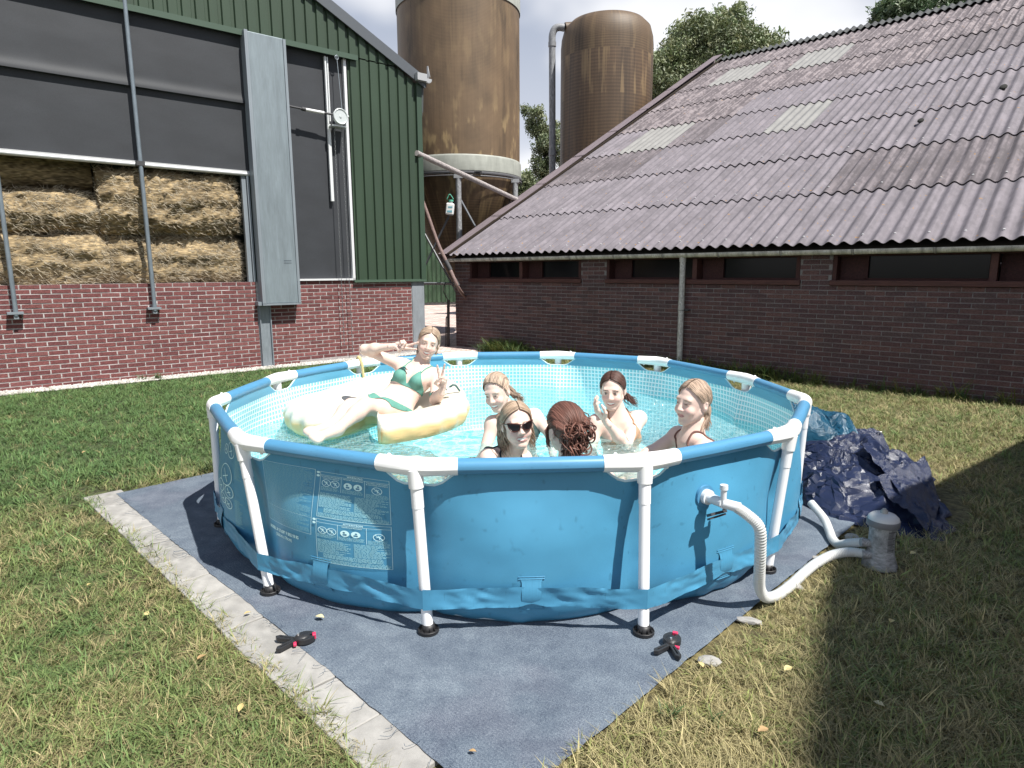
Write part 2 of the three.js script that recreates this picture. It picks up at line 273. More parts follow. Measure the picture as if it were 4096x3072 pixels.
  part('bottom_bar', merge([rod(V(-4, 3.0, -0.02), V(3.40, 3.0, -0.02), 0.030), box(-4, 3.4, 3.02, 3.045, -0.05, 0.0)]), mat([0.58, 0.59, 0.60], 0.4, { metalness: 0.2 }), barn);
  for (const x of [-2.9, 0.27, 1.86]) {
    part('guide_pole', merge([rod(V(x, 0.98, 0.09), V(x, 5.08, 0.09), 0.027), box(x - 0.012, x + 0.012, 1.35, 3.02, -0.02, 0.03)]), mat([0.50, 0.56, 0.60], 0.42, { metalness: 0.4, map: again(zinc, 1, 6) }), barn);
    part('pole_bracket', merge([box(x - 0.09, x + 0.08, 1.0, 1.03, 0.0, 0.12), box(x - 0.025, x + 0.025, 0.94, 1.05, 0.0, 0.10), rod(V(x + 0.05, 1.015, 0.0), V(x + 0.05, 1.015, 0.1), 0.012)]), galv, barn);
    part('pole_clip', box(x - 0.05, x + 0.05, 2.97, 3.03, 0.0, 0.12), darkSteel, barn);
  }
  // tall galvanised cover panel
  part('cover_panel', merge([new RoundedBoxGeometry(0.53, 3.98, 0.16, 2, 0.012).translate(3.675, 3.02, 0.09)]), galvBig, barn);
  part('panel_trim', merge([box(3.36, 3.41, 1.02, 5.02, 0.0, 0.185), box(3.935, 3.975, 1.02, 5.0, 0.0, 0.185), box(3.36, 3.975, 1.0, 1.03, 0.0, 0.185), box(3.3, 3.42, 1.0, 1.06, 0.0, 0.15)]), galv, barn);
  part('maker_plate', merge([box(3.74, 3.86, 1.69, 1.70, 0.17, 0.1725), box(3.74, 3.86, 1.655, 1.664, 0.17, 0.1725)]), mat([0.06, 0.08, 0.1], 0.5), barn);
  part('inner_post', merge([box(3.24, 3.30, 1.37, 3.0, -0.10, -0.03), box(3.31, 3.345, 1.37, 3.0, -0.06, 0.0)]), galv, barn);
  // second screen with its winding gear
  part('roller_screen', sheet(16, 40, (u, v) => { const x = lerp(3.96, 5.02, u), y = lerp(1.40, 5.0, v); return [x, y, screenZ(x, y)]; }, (u, v) => [u * 1.06, v * 3.6]), scr, barn);
  part('screen_trim', merge([box(4.985, 5.03, 1.38, 4.96, -0.03, 0.035), box(3.97, 5.03, 1.375, 1.405, -0.03, 0.035)]), mat([0.72, 0.73, 0.75], 0.4, { metalness: 0.2 }), barn);
  part('lift_rail', merge([box(4.655, 4.68, 3.9, 4.93, 0.0, 0.045), box(4.70, 4.72, 3.95, 4.93, 0.0, 0.03), box(4.655, 4.705, 2.68, 3.9, 0.0, 0.04)]), mat([0.72, 0.74, 0.75], 0.4, { metalness: 0.2 }), barn);
  const wd = part('winding_disc', merge([new THREE.CylinderGeometry(0.115, 0.115, 0.06, 28).rotateX(Math.PI / 2).translate(4.80, 4.0, 0.20), new THREE.TorusGeometry(0.115, 0.012, 8, 28).translate(4.80, 4.0, 0.23), rod(V(4.80, 4.0, 0.0), V(4.80, 4.0, 0.24), 0.02), box(4.67, 4.93, 3.85, 3.87, 0.0, 0.19), rod(V(4.9, 4.02, 0.2), V(4.95, 4.02, 0.2), 0.02)]), mat([0.62, 0.66, 0.66], 0.35, { metalness: 0.3 }), barn);
  part('crank_shaft', merge([rod(V(3.97, 4.05, 0.16), V(4.2, 4.04, 0.16), 0.016), rod(V(4.52, 4.03, 0.17), V(4.7, 4.02, 0.18), 0.017), rod(V(4.18, 4.04, 0.16), V(4.24, 4.038, 0.16), 0.03)]), darkSteel, barn);
  part('crank_sleeve', rod(V(4.24, 4.038, 0.16), V(4.54, 4.028, 0.17), 0.024), mat([0.75, 0.75, 0.76], 0.4), barn);
  part('suspension_wire', merge([rod(V(4.855, 4.06, 0.18), V(4.84, 4.98, 0.1), 0.005), new THREE.TorusGeometry(0.03, 0.007, 6, 14).translate(4.84, 4.93, 0.1)]), galv, barn);
  const chain = (x0, y0, x1, y1) => { const g = [], n = Math.round((y0 - y1) / 0.036); for (let i = 0; i < n; i++) { const t = i / n; g.push(new THREE.TorusGeometry(0.014, 0.0032, 4, 8).scale(0.7, 1.5, 1).rotateY(i % 2 ? 1.57 : 0.2).translate(lerp(x0, x1, t), lerp(y0, y1, t), 0.1)); } return merge(g); };
  part('chain', chain(4.74, 3.86, 4.73, 0.25), mat([0.25, 0.26, 0.27], 0.5, { metalness: 0.5 }), barn);
  part('chain', chain(4.87, 3.86, 4.88, 0.1), mat([0.25, 0.26, 0.27], 0.5, { metalness: 0.5 }), barn);
  part('floor_beam', box(3.97, 6.17, -0.02, 0.06, -0.01, 0.01), mort, barn);
}
// hay bales on the ledge inside
{
  const hayT = tex(512, 512, (u, v) => { let n = 0.5; for (let k = 0; k < 3; k++) { const a = [0.3, -0.5, 0.1][k], s = [90, 70, 120][k]; n += 0.34 * (vnoise((u + v * a) * 26, (v - u * a * 0) * s, 26, s, 91 + k) - 0.5); } n += 0.5 * (fbm(u * 6, v * 6, 3, 6, 6, 95) - 0.5); return [0.58 * n + 0.27, 0.53 * n + 0.23, 0.44 * n + 0.165]; });
  const hm = mat([0.92, 0.90, 0.86], 0.95, { map: hayT, bumpMap: hayT, bumpScale: 0.02 });
  const sm = [[0.40, 0.335, 0.24], [0.26, 0.21, 0.145], [0.50, 0.44, 0.34]].map((c) => mat(c, 0.8));
  const spots = [
    [-0.62, 1.40, 2.0, 1.30, 2.04, -0.20, 'lower left hay bale behind the brick ledge', 1],
    [-0.60, 1.36, 2.6, 2.05, 2.62, -0.26, 'upper left hay bale with a ragged top below the dark gap', 2],
    [1.42, 3.22, 2.0, 1.30, 2.06, -0.24, 'lower right hay bale beside the tall metal panel', 3],
    [1.36, 3.20, 2.6, 2.07, 2.98, -0.14, 'large bulging upper right hay bale under the screen bar', 4],
    [-2.7, 1.34, 0, 2.62, 3.34, -0.46, 'shaded hay bale at the back above the left stack', 5],
    [-2.75, -0.66, 0, 1.30, 2.6, -0.3, 'hay bale at the far left edge of the opening', 6]];
  const inner = new THREE.Matrix4().makeRotationY(0.694).setPosition(-6.596, 0, -3.946);
  for (const [x0, x1, , y0, y1, z, label, sd] of spots) {
    const c = V((x0 + x1) / 2, y0, z - 0.6).applyMatrix4(inner);
    const b = thing('hay_bale', label, 'hay bale', c.toArray(), 0.694, 'hay bales stacked in the barn opening');
    const w = x1 - x0, h = y1 - y0, d = 1.2, g = new THREE.BoxGeometry(w, h, d, 44, 22, 14).translate(0, h / 2, 0), p = g.attributes.position, uv = g.attributes.uv;
    for (let i = 0; i < p.count; i++) {
      let x = p.getX(i), y = p.getY(i), zz = p.getZ(i); const u = x / w * 2, v = (y / h) * 2 - 1;
      const rnd = 1 - 0.16 * Math.pow(Math.abs(u), 8) - 0.0, bulge = zz > 0 ? (0.10 * (1 - v * v) - 0.13 * Math.pow(Math.abs(v), 8) - 0.10 * Math.pow(Math.abs(u), 10)) : 0;
      const layer = 0.018 * Math.sin(y * 21 + 2 * fbm(x * 1.5, y, 2, 1e9, 1e9, sd) * 3) + 0.13 * (fbm(x * 4 + sd * 9, y * 8, 4, 1e9, 1e9, 4) - 0.5) + 0.06 * (vnoise(x * 24, y * 24, 1e9, 1e9, 6) - 0.5);
      if (zz > d * 0.3) zz += bulge + layer; y += 0.07 * (fbm(x * 3 + sd, zz * 3, 3) - 0.5) * (0.5 + Math.abs(v)); x += 0.05 * (fbm(y * 4, zz * 4 + sd, 3) - 0.5) * Math.abs(u);
      p.setXYZ(i, x, y, zz); uv.setXY(i, x * 0.8 + sd * 0.3, y * 0.8);
    }
    g.computeVertexNormals();
    part('hay_body', g, hm, b);
    const r = rng(sd * 31), buckets = [[], [], []], n = sd === 5 ? 800 : 9000, pos = g.attributes.position;
    for (let i = 0; i < n; i++) {
      const k = Math.floor(r() * pos.count); if (pos.getZ(k) < d * 0.3) continue;
      const o = V(pos.getX(k) + (r() - 0.5) * 0.05, pos.getY(k) + (r() - 0.5) * 0.05, pos.getZ(k) + 0.004), L = 0.03 + r() * 0.10, a = (r() - 0.5) * 2.2 + (r() < 0.3 ? 1.2 : 0), e = o.clone().add(V(Math.cos(a) * L, Math.sin(a) * L * 0.8 - 0.015, 0.004 + r() * 0.03)), t = V(-Math.sin(a), Math.cos(a), 0).multiplyScalar(0.0034);
      const q = [o.x - t.x, o.y - t.y, o.z, o.x + t.x, o.y + t.y, o.z, e.x, e.y, e.z], f = new THREE.BufferGeometry(); f.setAttribute('position', new THREE.Float32BufferAttribute(q, 3)); buckets[Math.floor(r() * 3)].push(f);
    }
    buckets.forEach((l, k) => { if (l.length) { const f = mergeGeometries(l); f.computeVertexNormals(); part('loose_straw', f, sm[k], b).userData.kind = 'stuff'; } });
  }
}
// ---------------------------------------------------------------- low shed on the right (local: x along the wall, z outwards)
const shed = thing('shed', 'long low shed of dark red brick with a grey corrugated roof', 'shed', [-1.146, 0, -9.044], -0.727);
{
  const LEN = 11.2;
  const mort = mat([0.36, 0.345, 0.36], 0.95, { map: again(grain, 4, 4) });
  part('mortar', box(0.004, LEN, -0.2, 1.305, -0.22, -0.0045), mort, shed);
  const piers = [[0, 0.43], [3.12, 3.64], [6.72, 7.13], [10.4, LEN]];
  part('pier_mortar', merge(piers.map(([a, b]) => box(a + 0.004, b - 0.004, 1.305, 1.72, -0.2, -0.0045))), mort, shed);
  brickwork(shed, [[0, LEN, -0.005, 1.31], ...piers.map(([a, b]) => [a, b, 1.31, 1.715])], { seed: 23, joint: 0.010, tones: [[0.185, 0.102, 0.108], [0.21, 0.122, 0.124], [0.155, 0.092, 0.102], [0.235, 0.13, 0.128], [0.17, 0.112, 0.12]] });
  // side and rear walls
  const plainBrick = mat([0.09, 0.045, 0.045], 0.9, { map: again(grain, 2, 2) });
  const gs = new THREE.Shape([[0, -0.2], [24, -0.2], [24, 1.75], [12, 7.9], [0.2, 1.75]].map((q) => new THREE.Vector2(...q)));
  for (const x of [0.012, LEN - 0.2]) part('gable_wall', new THREE.ExtrudeGeometry(gs, { depth: 0.18, bevelEnabled: false }).rotateY(Math.PI / 2).translate(x, 0, -0.225), plainBrick, shed);
  part('rear_wall', box(0.2, LEN - 0.2, -0.2, 1.75, -24.2, -24.0), plainBrick, shed);
  part('inner_floor', box(0.2, LEN - 0.2, -0.2, 0.01, -24, -0.23), mat([0.08, 0.08, 0.08], 0.95), shed);
  // red painted window timber
  const red = mat([0.085, 0.028, 0.028], 0.75, { map: again(grain, 1, 1), bumpMap: bumpy, bumpScale: 0.002 }), redLight = mat([0.14, 0.055, 0.050], 0.7, { map: again(grain, 1.3, 0.8) });
  const pane = phys([0.012, 0.012, 0.014], 0.12, { specularIntensity: 0.35 }), screen = mat([0.035, 0.033, 0.035], 0.9);
  const bays = [[0.43, 3.12, [1.76]], [3.64, 6.72, [5.20]], [7.13, 10.4, [8.83]]];
  for (const [a, b, mids] of bays) {
    part('window_sill', merge([new RoundedBoxGeometry(b - a + 0.04, 0.07, 0.14, 1, 0.008).translate((a + b) / 2, 1.345, -0.035)]), redLight, shed);
    const posts = [a, ...mids, b], w = part('window', merge([box(a, a + 0.05, 1.38, 1.72, -0.2, 0.0), box(b - 0.05, b, 1.38, 1.72, -0.2, 0.0), box(a, b, 1.685, 1.73, -0.2, -0.01)]), red, shed);
    for (const m of mids) part('window_post', box(m - 0.035, m + 0.035, 1.38, 1.685, -0.22, -0.002), redLight, w);
    for (let i = 0; i < posts.length - 1; i++) {
      const p0 = posts[i] + 0.05, p1 = posts[i + 1] - 0.05;
      part('window_frame', merge([box(p0, p0 + 0.3, 1.38, 1.685, -0.19, -0.178), box(p0 + 0.3, p0 + 0.33, 1.38, 1.685, -0.20, -0.16), box(p0, p1, 1.38, 1.405, -0.2, -0.16)]), red, w);
      part('pane', box(p0 + 0.02, p1 - 0.01, 1.405, 1.685, -0.215, -0.205), pane, w);
    }
  }
  // wall plate, soffit, gutter, downpipe
  part('wall_plate', box(0, LEN, 1.73, 1.80, -0.2, -0.02), mat([0.03, 0.028, 0.03], 0.9), shed);
  const gp = new THREE.Shape(); gp.absarc(0, 0, 0.062, Math.PI, 2 * Math.PI, false); gp.absarc(0.064, 0.003, 0.008, -Math.PI, Math.PI * 0.6, false); gp.lineTo(0.055, 0); gp.absarc(0, 0, 0.056, 2 * Math.PI, Math.PI, true);
  const gut = part('gutter', new THREE.ExtrudeGeometry(gp, { depth: LEN + 0.1, bevelEnabled: false, curveSegments: 10 }).rotateY(Math.PI / 2).translate(-0.10, 1.765, 0.12), mat([0.85, 0.85, 0.84], 0.45, { map: again(grain, 0.5, 1) }), shed);
  gut.scale.z = 1;
  for (let i = 0; i < 13; i++) part('gutter_bracket', merge([new THREE.TorusGeometry(0.0655, 0.004, 4, 12, Math.PI).rotateX(Math.PI).rotateY(Math.PI / 2).scale(4, 1, 1).translate(0.35 + i * 0.88, 1.765, 0.12)]), mat([0.36, 0.36, 0.36], 0.5), shed);
  const dp = mat([0.85, 0.86, 0.86], 0.5, { map: again(grain, 1, 3) });
  part('downpipe', merge([rod(V(5.05, 0.02, 0.075), V(5.05, 1.72, 0.09), 0.043, 0.043, 18), rod(V(5.05, 0.90, 0.083), V(5.05, 0.98, 0.083), 0.048, 0.048, 18), rod(V(5.05, 1.64, 0.09), V(5.05, 1.73, 0.10), 0.048, 0.048, 18)]), dp, shed);
  part('pipe_clip', merge([new THREE.TorusGeometry(0.047, 0.006, 6, 18).rotateX(Math.PI / 2).translate(5.05, 0.92, 0.08), box(5.09, 5.16, 0.91, 0.93, -0.01, 0.09)]), darkSteel, shed);
  // corrugated roof
  const PITCH = Math.atan2(6.258, 11.965), WL = 0.177, COLW = 6 * WL, ROW = 1.69, AMP = 0.0255;
  const base = new THREE.Group(); base.name = 'roof'; shed.add(base);
  base.position.set(0.02, 1.845, 0.17); base.rotation.x = -(Math.PI / 2 - PITCH);          // its own x along the eave, y up the slope, z out of the roof
  const sheetGeo = (w) => { const nx = Math.round(w / WL * 8), top = sheet(nx, 6, (u, v) => { const x = u * w; return [x, v * (ROW + 0.11) - 0.05, AMP * Math.cos(x / WL * 2 * Math.PI) + lerp(0.022, 0.0, v)]; }, (u, v) => [u * w, v * ROW]); const bot = top.clone(); bot.translate(0, 0.002, -0.0065); const lip = sheet(nx, 1, (u, v) => { const x = u * w; return [x, -0.05 + 0.002 * v, AMP * Math.cos(x / WL * 2 * Math.PI) + 0.022 - 0.0065 * v]; }); return merge([top, bot, lip]); };
  const full = sheetGeo(COLW + WL * 0.6);
  const fib = (seed, lich, streak, tint) => tex(256, 512, (u, v) => {
    const n = fbm(u * 5, v * 5, 5, 5, 5, seed), f = fbm(u * 26, v * 22, 3, 26, 22, seed + 3), s = fbm(u * 30, v * 2.0, 4, 30, 2, seed + 5), sp = hash(u * 256 | 0, v * 512 | 0, seed + 7);
    const cr = 0.5 + 0.5 * Math.cos(u * 12 * Math.PI);
    let k = 0.445 + 0.10 * (n - 0.5) + 0.06 * (f - 0.5) + 0.035 * (sp - 0.5) + streak * 0.22 * (s - 0.5);
    let c = [k * tint[0], k * tint[1], k * tint[2]];
    const l = lich * sstep(0.46, 0.66, 0.55 * s + 0.45 * f + 0.06 * cr) * (0.55 + 0.45 * n * 1.6);
    c = c.map((q, i) => lerp(q, [0.66, 0.63, 0.63][i], clamp(l, 0, 0.9)));
    if (fbm(u * 22 + 9, v * 44, 2, 22, 44, seed + 9) > 0.895) c = [0.60, 0.46, 0.27];
    return c;
  });
  const sets = {
    clean: [101, 117, 133].map((s) => mat([0.88, 0.855, 0.895], 0.85, { map: again(fib(s, 0.08, 0.45, [1.0, 0.965, 1.0]), 1 / COLW, 1 / ROW) })),
    dirty: [151, 167].map((s) => mat([0.66, 0.64, 0.66], 0.88, { map: again(fib(s, 0.28, 0.8, [0.98, 0.93, 0.96]), 1 / COLW, 1 / ROW) })),
    lichen: [181, 197, 213].map((s) => mat([0.72, 0.70, 0.71], 0.9, { map: again(fib(s, 0.62, 0.9, [0.95, 0.89, 0.92]), 1 / COLW, 1 / ROW) })),
  };
  const softC = tex(128, 128, (u, v) => { const n = 0.92 + 0.16 * (fbm(u * 5, v * 5, 4, 5, 5, 271) - 0.5); return [n, n, n]; });
  const clear = mat([0.25, 0.245, 0.235], 0.5, { map: softC });
  const rr = rng(77);
  const kindAt = (c, r) => (r === 3 && c === 4) || (r === 3 && c === 1) || (r === 6 && c === 3) || (r === 6 && c === 1) ? 'clear' : r >= 6 || (r === 5 && c < 6) || (r === 4 && c < 3) ? 'lichen' : (r === 5 || (r === 3 && c === 2) || (r === 2 && c < 2) || (c >= 8 && r > 1 && r < 5)) ? 'dirty' : (r === 1 && c > 5) ? 'dirty' : 'clean';
  for (let r = 7; r >= 0; r--) for (let c = 0; c < 10; c++) {
    const k = kindAt(c, r), m = k === 'clear' ? clear : sets[k][Math.floor(rr() * sets[k].length)];
    const s = part('roof_sheet', full, m, base, [0.02 + c * COLW, r * ROW, 0.004 * (c % 2) + 0.003 * rr()]); s.rotation.x = 0.002 * (rr() - 0.5);
    if (k === 'clear') s.userData.label = 'pale translucent roof sheet';
  }
  part('roof_bolts', merge(Array.from({ length: 8 * 30 }, (_, i) => new THREE.CylinderGeometry(0.012, 0.014, 0.012, 6).rotateX(Math.PI / 2).translate(0.02 + (Math.floor(i / 8) * 2 + (i % 8) % 2) * WL, (i % 8) * ROW + 0.12, AMP + 0.026))), mat([0.45, 0.45, 0.46], 0.5), base).userData.kind = 'stuff';
  part('moss_clump', new THREE.IcosahedronGeometry(0.06, 2).scale(0.8, 1.3, 0.5).translate(7.25, 4.4, 0.05), mat([0.02, 0.02, 0.018], 1), base);
  part('moss_clump', new THREE.IcosahedronGeometry(0.07, 2).scale(0.8, 1.5, 0.5).translate(8.2, 5.6, 0.05), mat([0.02, 0.02, 0.018], 1), base);
  // verge boards, overlapping
  const vm = mat([0.85, 0.78, 0.82], 0.85, { map: again(fib(231, 0.35, 0.5, [1, 0.94, 0.97]), 2, 0.6) });
  for (let r = 0; r < 8; r++) part('verge_board', merge([box(-0.24, 0.05, r * ROW - 0.06, r * ROW + ROW + 0.06, 0.040, 0.052), box(-0.24, -0.22, r * ROW - 0.06, r * ROW + ROW + 0.06, -0.16, 0.040)]), vm, base, [0, 0, 0.0], [0.008, 0, 0]);
  part('verge_cap', box(0.03, 0.075, -0.06, 13.45, 0.03, 0.064), mat([0.06, 0.055, 0.05], 0.9, { map: again(fib(251, 0.2, 0.2, [1.3, 1.0, 0.6]), 4, 0.2) }), base);
  // ridge caps (dark, corrugated)
  const rg = (() => { const w = COLW + 0.06, nx = 48; return sheet(nx, 8, (u, v) => { const x = u * w, t = (v - 0.5) * 2, a = Math.abs(t), wv = AMP * 1.15 * Math.cos(x / WL * 2 * Math.PI); return [x, t * 0.34 * Math.cos(PITCH), (1 - a) * 0.0 - a * 0.34 * Math.sin(PITCH) + 0.075 + wv + (a < 0.3 ? 0.02 * (1 - a / 0.3) : 0)]; }); })();
  const ridge = new THREE.Group(); ridge.name = 'ridge'; shed.add(ridge); ridge.position.set(0.02, 1.845 + 13.5 * Math.sin(PITCH), 0.17 - 13.5 * Math.cos(PITCH)); ridge.rotation.x = -Math.PI / 2;
  const rm = mat([0.075, 0.08, 0.082], 0.8, { map: again(grain, 0.8, 0.8) });
  for (let c = 0; c < 10; c++) part('ridge_cap', rg, rm, ridge, [c * COLW - 0.02, 0, 0.004 * (c % 2)]);
  // back slope
  part('rear_roof', sheet(1, 1, (u, v) => [u * LEN, lerp(8.06, 1.75, v), lerp(-11.8, -23.9, v)], (u, v) => [u * 10, v * 13]), sets.clean[0], shed);
  // underside boarding so no sky shows through
  part('roof_boarding', box(0.05, LEN - 0.05, 0, 13.4, -0.13, -0.10), mat([0.05, 0.045, 0.04], 0.9), base);
}
// ---------------------------------------------------------------- silos, pipes, the green building beyond
const brownT = (seed) => tex(512, 1024, (u, v) => {
  const wind = 0.5 + 0.5 * Math.sin(v * 260 * Math.PI + 2 * fbm(u * 6, v * 40, 2, 6, 40, seed + 1)), st = fbm(u * 60, v * 3 + 3 * vnoise(u * 90, 0.5, 90, 9, seed + 8), 4, 60, 3, seed), n = fbm(u * 8, v * 8, 5, 8, 8, seed + 2), f = hash(u * 512 | 0, v * 1024 | 0, seed);
  let k = 0.86 + 0.16 * (wind - 0.5) + 0.16 * (st - 0.5) + 0.26 * (n - 0.5) + 0.06 * (f - 0.5);
  const low = sstep(0.45, 0.1, v), pale = sstep(0.52, 0.72, fbm(u * 22, v * 9, 5, 22, 9, seed + 4) * 0.85 + 0.15 * st) * (0.25 + 0.75 * low) * 0.75;
  const dark = sstep(0.55, 0.8, fbm(u * 10, v * 2 + 2 * vnoise(u * 40, 0.5, 40, 9, seed + 9), 4, 10, 2, seed + 6)) * 0.18;
  k -= dark;
  return [lerp(0.415 * k, 0.56, pale), lerp(0.345 * k, 0.49, pale), lerp(0.265 * k, 0.36, pale)];
});
const grp = tex(256, 256, (u, v) => { const n = 0.74 + 0.14 * (fbm(u * 30, v * 3, 4, 30, 3, 303) - 0.5) + 0.1 * (fbm(u * 6, v * 10, 3, 6, 10, 305) - 0.5); return [n * 0.93, n * 0.94, n * 0.91]; });
const poleM = mat([0.55, 0.56, 0.58], 0.45, { metalness: 0.25, map: again(grain, 1, 4) });
function lathe(pts, n = 72) { return new THREE.LatheGeometry(pts.map((p) => new THREE.Vector2(...p)), n); }
{
  const s = thing('silo', 'tall brown feed silo with a pale band and a cone bottom behind the barn corner', 'silo', [-1.16, 0, -11.44]);
  const r = 1.365, m1 = mat([1.35, 1.31, 1.27], 0.55, { map: again(brownT(311), 3, 1) }), m2 = mat([1.25, 1.2, 1.14], 0.6, { map: again(brownT(331), 3, 0.5) }), m3 = mat([0.78, 0.79, 0.76], 0.6, { map: again(grp, 4, 1) });
  part('body', lathe([[r, 3.95], [r + 0.004, 5.5], [r, 7.19]]), m1, s);
  part('band', lathe([[r + 0.01, 3.62], [r + 0.035, 3.64], [r + 0.03, 3.93], [r + 0.004, 3.97]]), m3, s);
  part('dome', lathe([[r + 0.02, 7.15], [r + 0.02, 7.45], [r * 0.97, 7.7], [r * 0.86, 8.0], [r * 0.6, 8.27], [0.3, 8.37], [0, 8.38]]), m3, s);
  part('cone', lathe([[r - 0.02, 3.62], [r - 0.04, 3.45], [r * 0.86, 3.1], [r * 0.62, 2.4], [0.26, 1.25], [0.2, 1.15]]), m2, s);
  part('ring', merge([lathe([[r + 0.045, 3.62], [r + 0.05, 3.57], [r + 0.015, 3.565]]), lathe([[r + 0.05, 3.54], [r + 0.055, 3.53], [r + 0.05, 3.52]])]), mat([0.16, 0.16, 0.17], 0.5), s);
  for (let k = 0; k < 6; k++) { const a = 0.03 + k * Math.PI / 3, x = Math.sin(a) * (r + 0.06), z = Math.cos(a) * (r + 0.06); part('leg', merge([rod(V(x, 0, z), V(x, 3.50, z), 0.06, 0.06, 16), box(x - 0.09, x + 0.09, 3.46, 3.54, z - 0.08, z + 0.06)]), poleM, s); }
  const A = (k, y) => { const a = 0.03 + k * Math.PI / 3; return V(Math.sin(a) * (r + 0.03), y, Math.cos(a) * (r + 0.03)); };
  for (const [k, q] of [[0, 1], [1, 2], [4, 5], [5, 0]]) part('brace', merge([bar(A(k, 3.1), A(q, 0.9), 0.05, 0.02), bar(A(q, 3.1), A(k, 0.9), 0.05, 0.02), bar(A(k, 1.25), A(q, 1.25), 0.05, 0.03)]), mat([0.16, 0.17, 0.19], 0.5), s);
  part('clamp_bolt', merge([box(0.42, 0.50, 3.57, 3.62, 1.33, 1.42), box(0.38, 0.54, 3.59, 3.6, 1.33, 1.44), box(-0.05, 0.2, 3.56, 3.57, 1.38, 1.44)]), darkSteel, s);

  const s2 = thing('silo', 'shorter brown silo with a rounded top rising behind the shed roof', 'silo', [2.92, 0, -16.74]);
  const q = 1.385, d1 = mat([0.95, 0.88, 0.88], 0.55, { map: again(brownT(351), 3, 1.1) });
  part('body', lathe([[0.3, 1.4], [q - 0.02, 3.2], [q, 3.3], [q, 7.75]]), d1, s2);
  part('dome', lathe([[q, 7.75], [q, 8.12], [q * 0.985, 8.35], [q * 0.93, 8.62], [q * 0.80, 8.80], [q * 0.6, 8.88], [0.3, 8.93], [0, 8.94]]), mat([0.95, 0.90, 0.86], 0.6, { map: again(brownT(371), 3, 0.3, 0.2, 0.3) }), s2);
  part('hatch', merge([lathe([[0.42, 8.86], [0.42, 8.96], [0, 8.99]], 24), rod(V(-0.38, 8.9, 0.2), V(-0.42, 9.08, 0.22), 0.02), rod(V(0.38, 8.9, 0.2), V(0.42, 9.08, 0.22), 0.02)]), mat([0.75, 0.76, 0.75], 0.6), s2);
  part('spout', merge([rod(V(-0.6, 8.70, 0.1), V(-1.28, 8.62, 0.2), 0.17, 0.17, 20)]), d1, s2);
  for (let k = 0; k < 4; k++) { const a = 0.5 + k * Math.PI / 2; part('leg', rod(V(Math.sin(a) * q, 0, Math.cos(a) * q), V(Math.sin(a) * q, 3.2, Math.cos(a) * q), 0.06), poleM, s2); }
  part('filling_pipe', merge([tube([V(-1.30, 8.64, 0.2), V(-1.45, 8.66, 0.2), V(-1.58, 8.62, 0.2), V(-1.66, 8.45, 0.2), V(-1.665, 8.2, 0.2)], 0.105, 16, 24), rod(V(-1.665, 8.2, 0.2), V(-1.60, 0.4, 0.2), 0.10, 0.10, 18), rod(V(-1.63, 5.0, 0.2), V(-1.63, 5.16, 0.2), 0.12, 0.12, 18), rod(V(-1.665, 8.12, 0.2), V(-1.665, 8.25, 0.2), 0.118, 0.118, 18)]), mat([0.40, 0.41, 0.43], 0.5, { map: again(grain, 1, 4) }), s2);
}
tag(part('auger_pipe', rod(V(-1.70, 3.62, -7.95), V(0.27, 3.05, -10.94), 0.050, 0.048, 18), mat([0.62, 0.56, 0.55], 0.5, { map: again(grain, 1, 6) }), scene), 'long slanting pale auger pipe running from the barn to the shed roof', 'pipe');
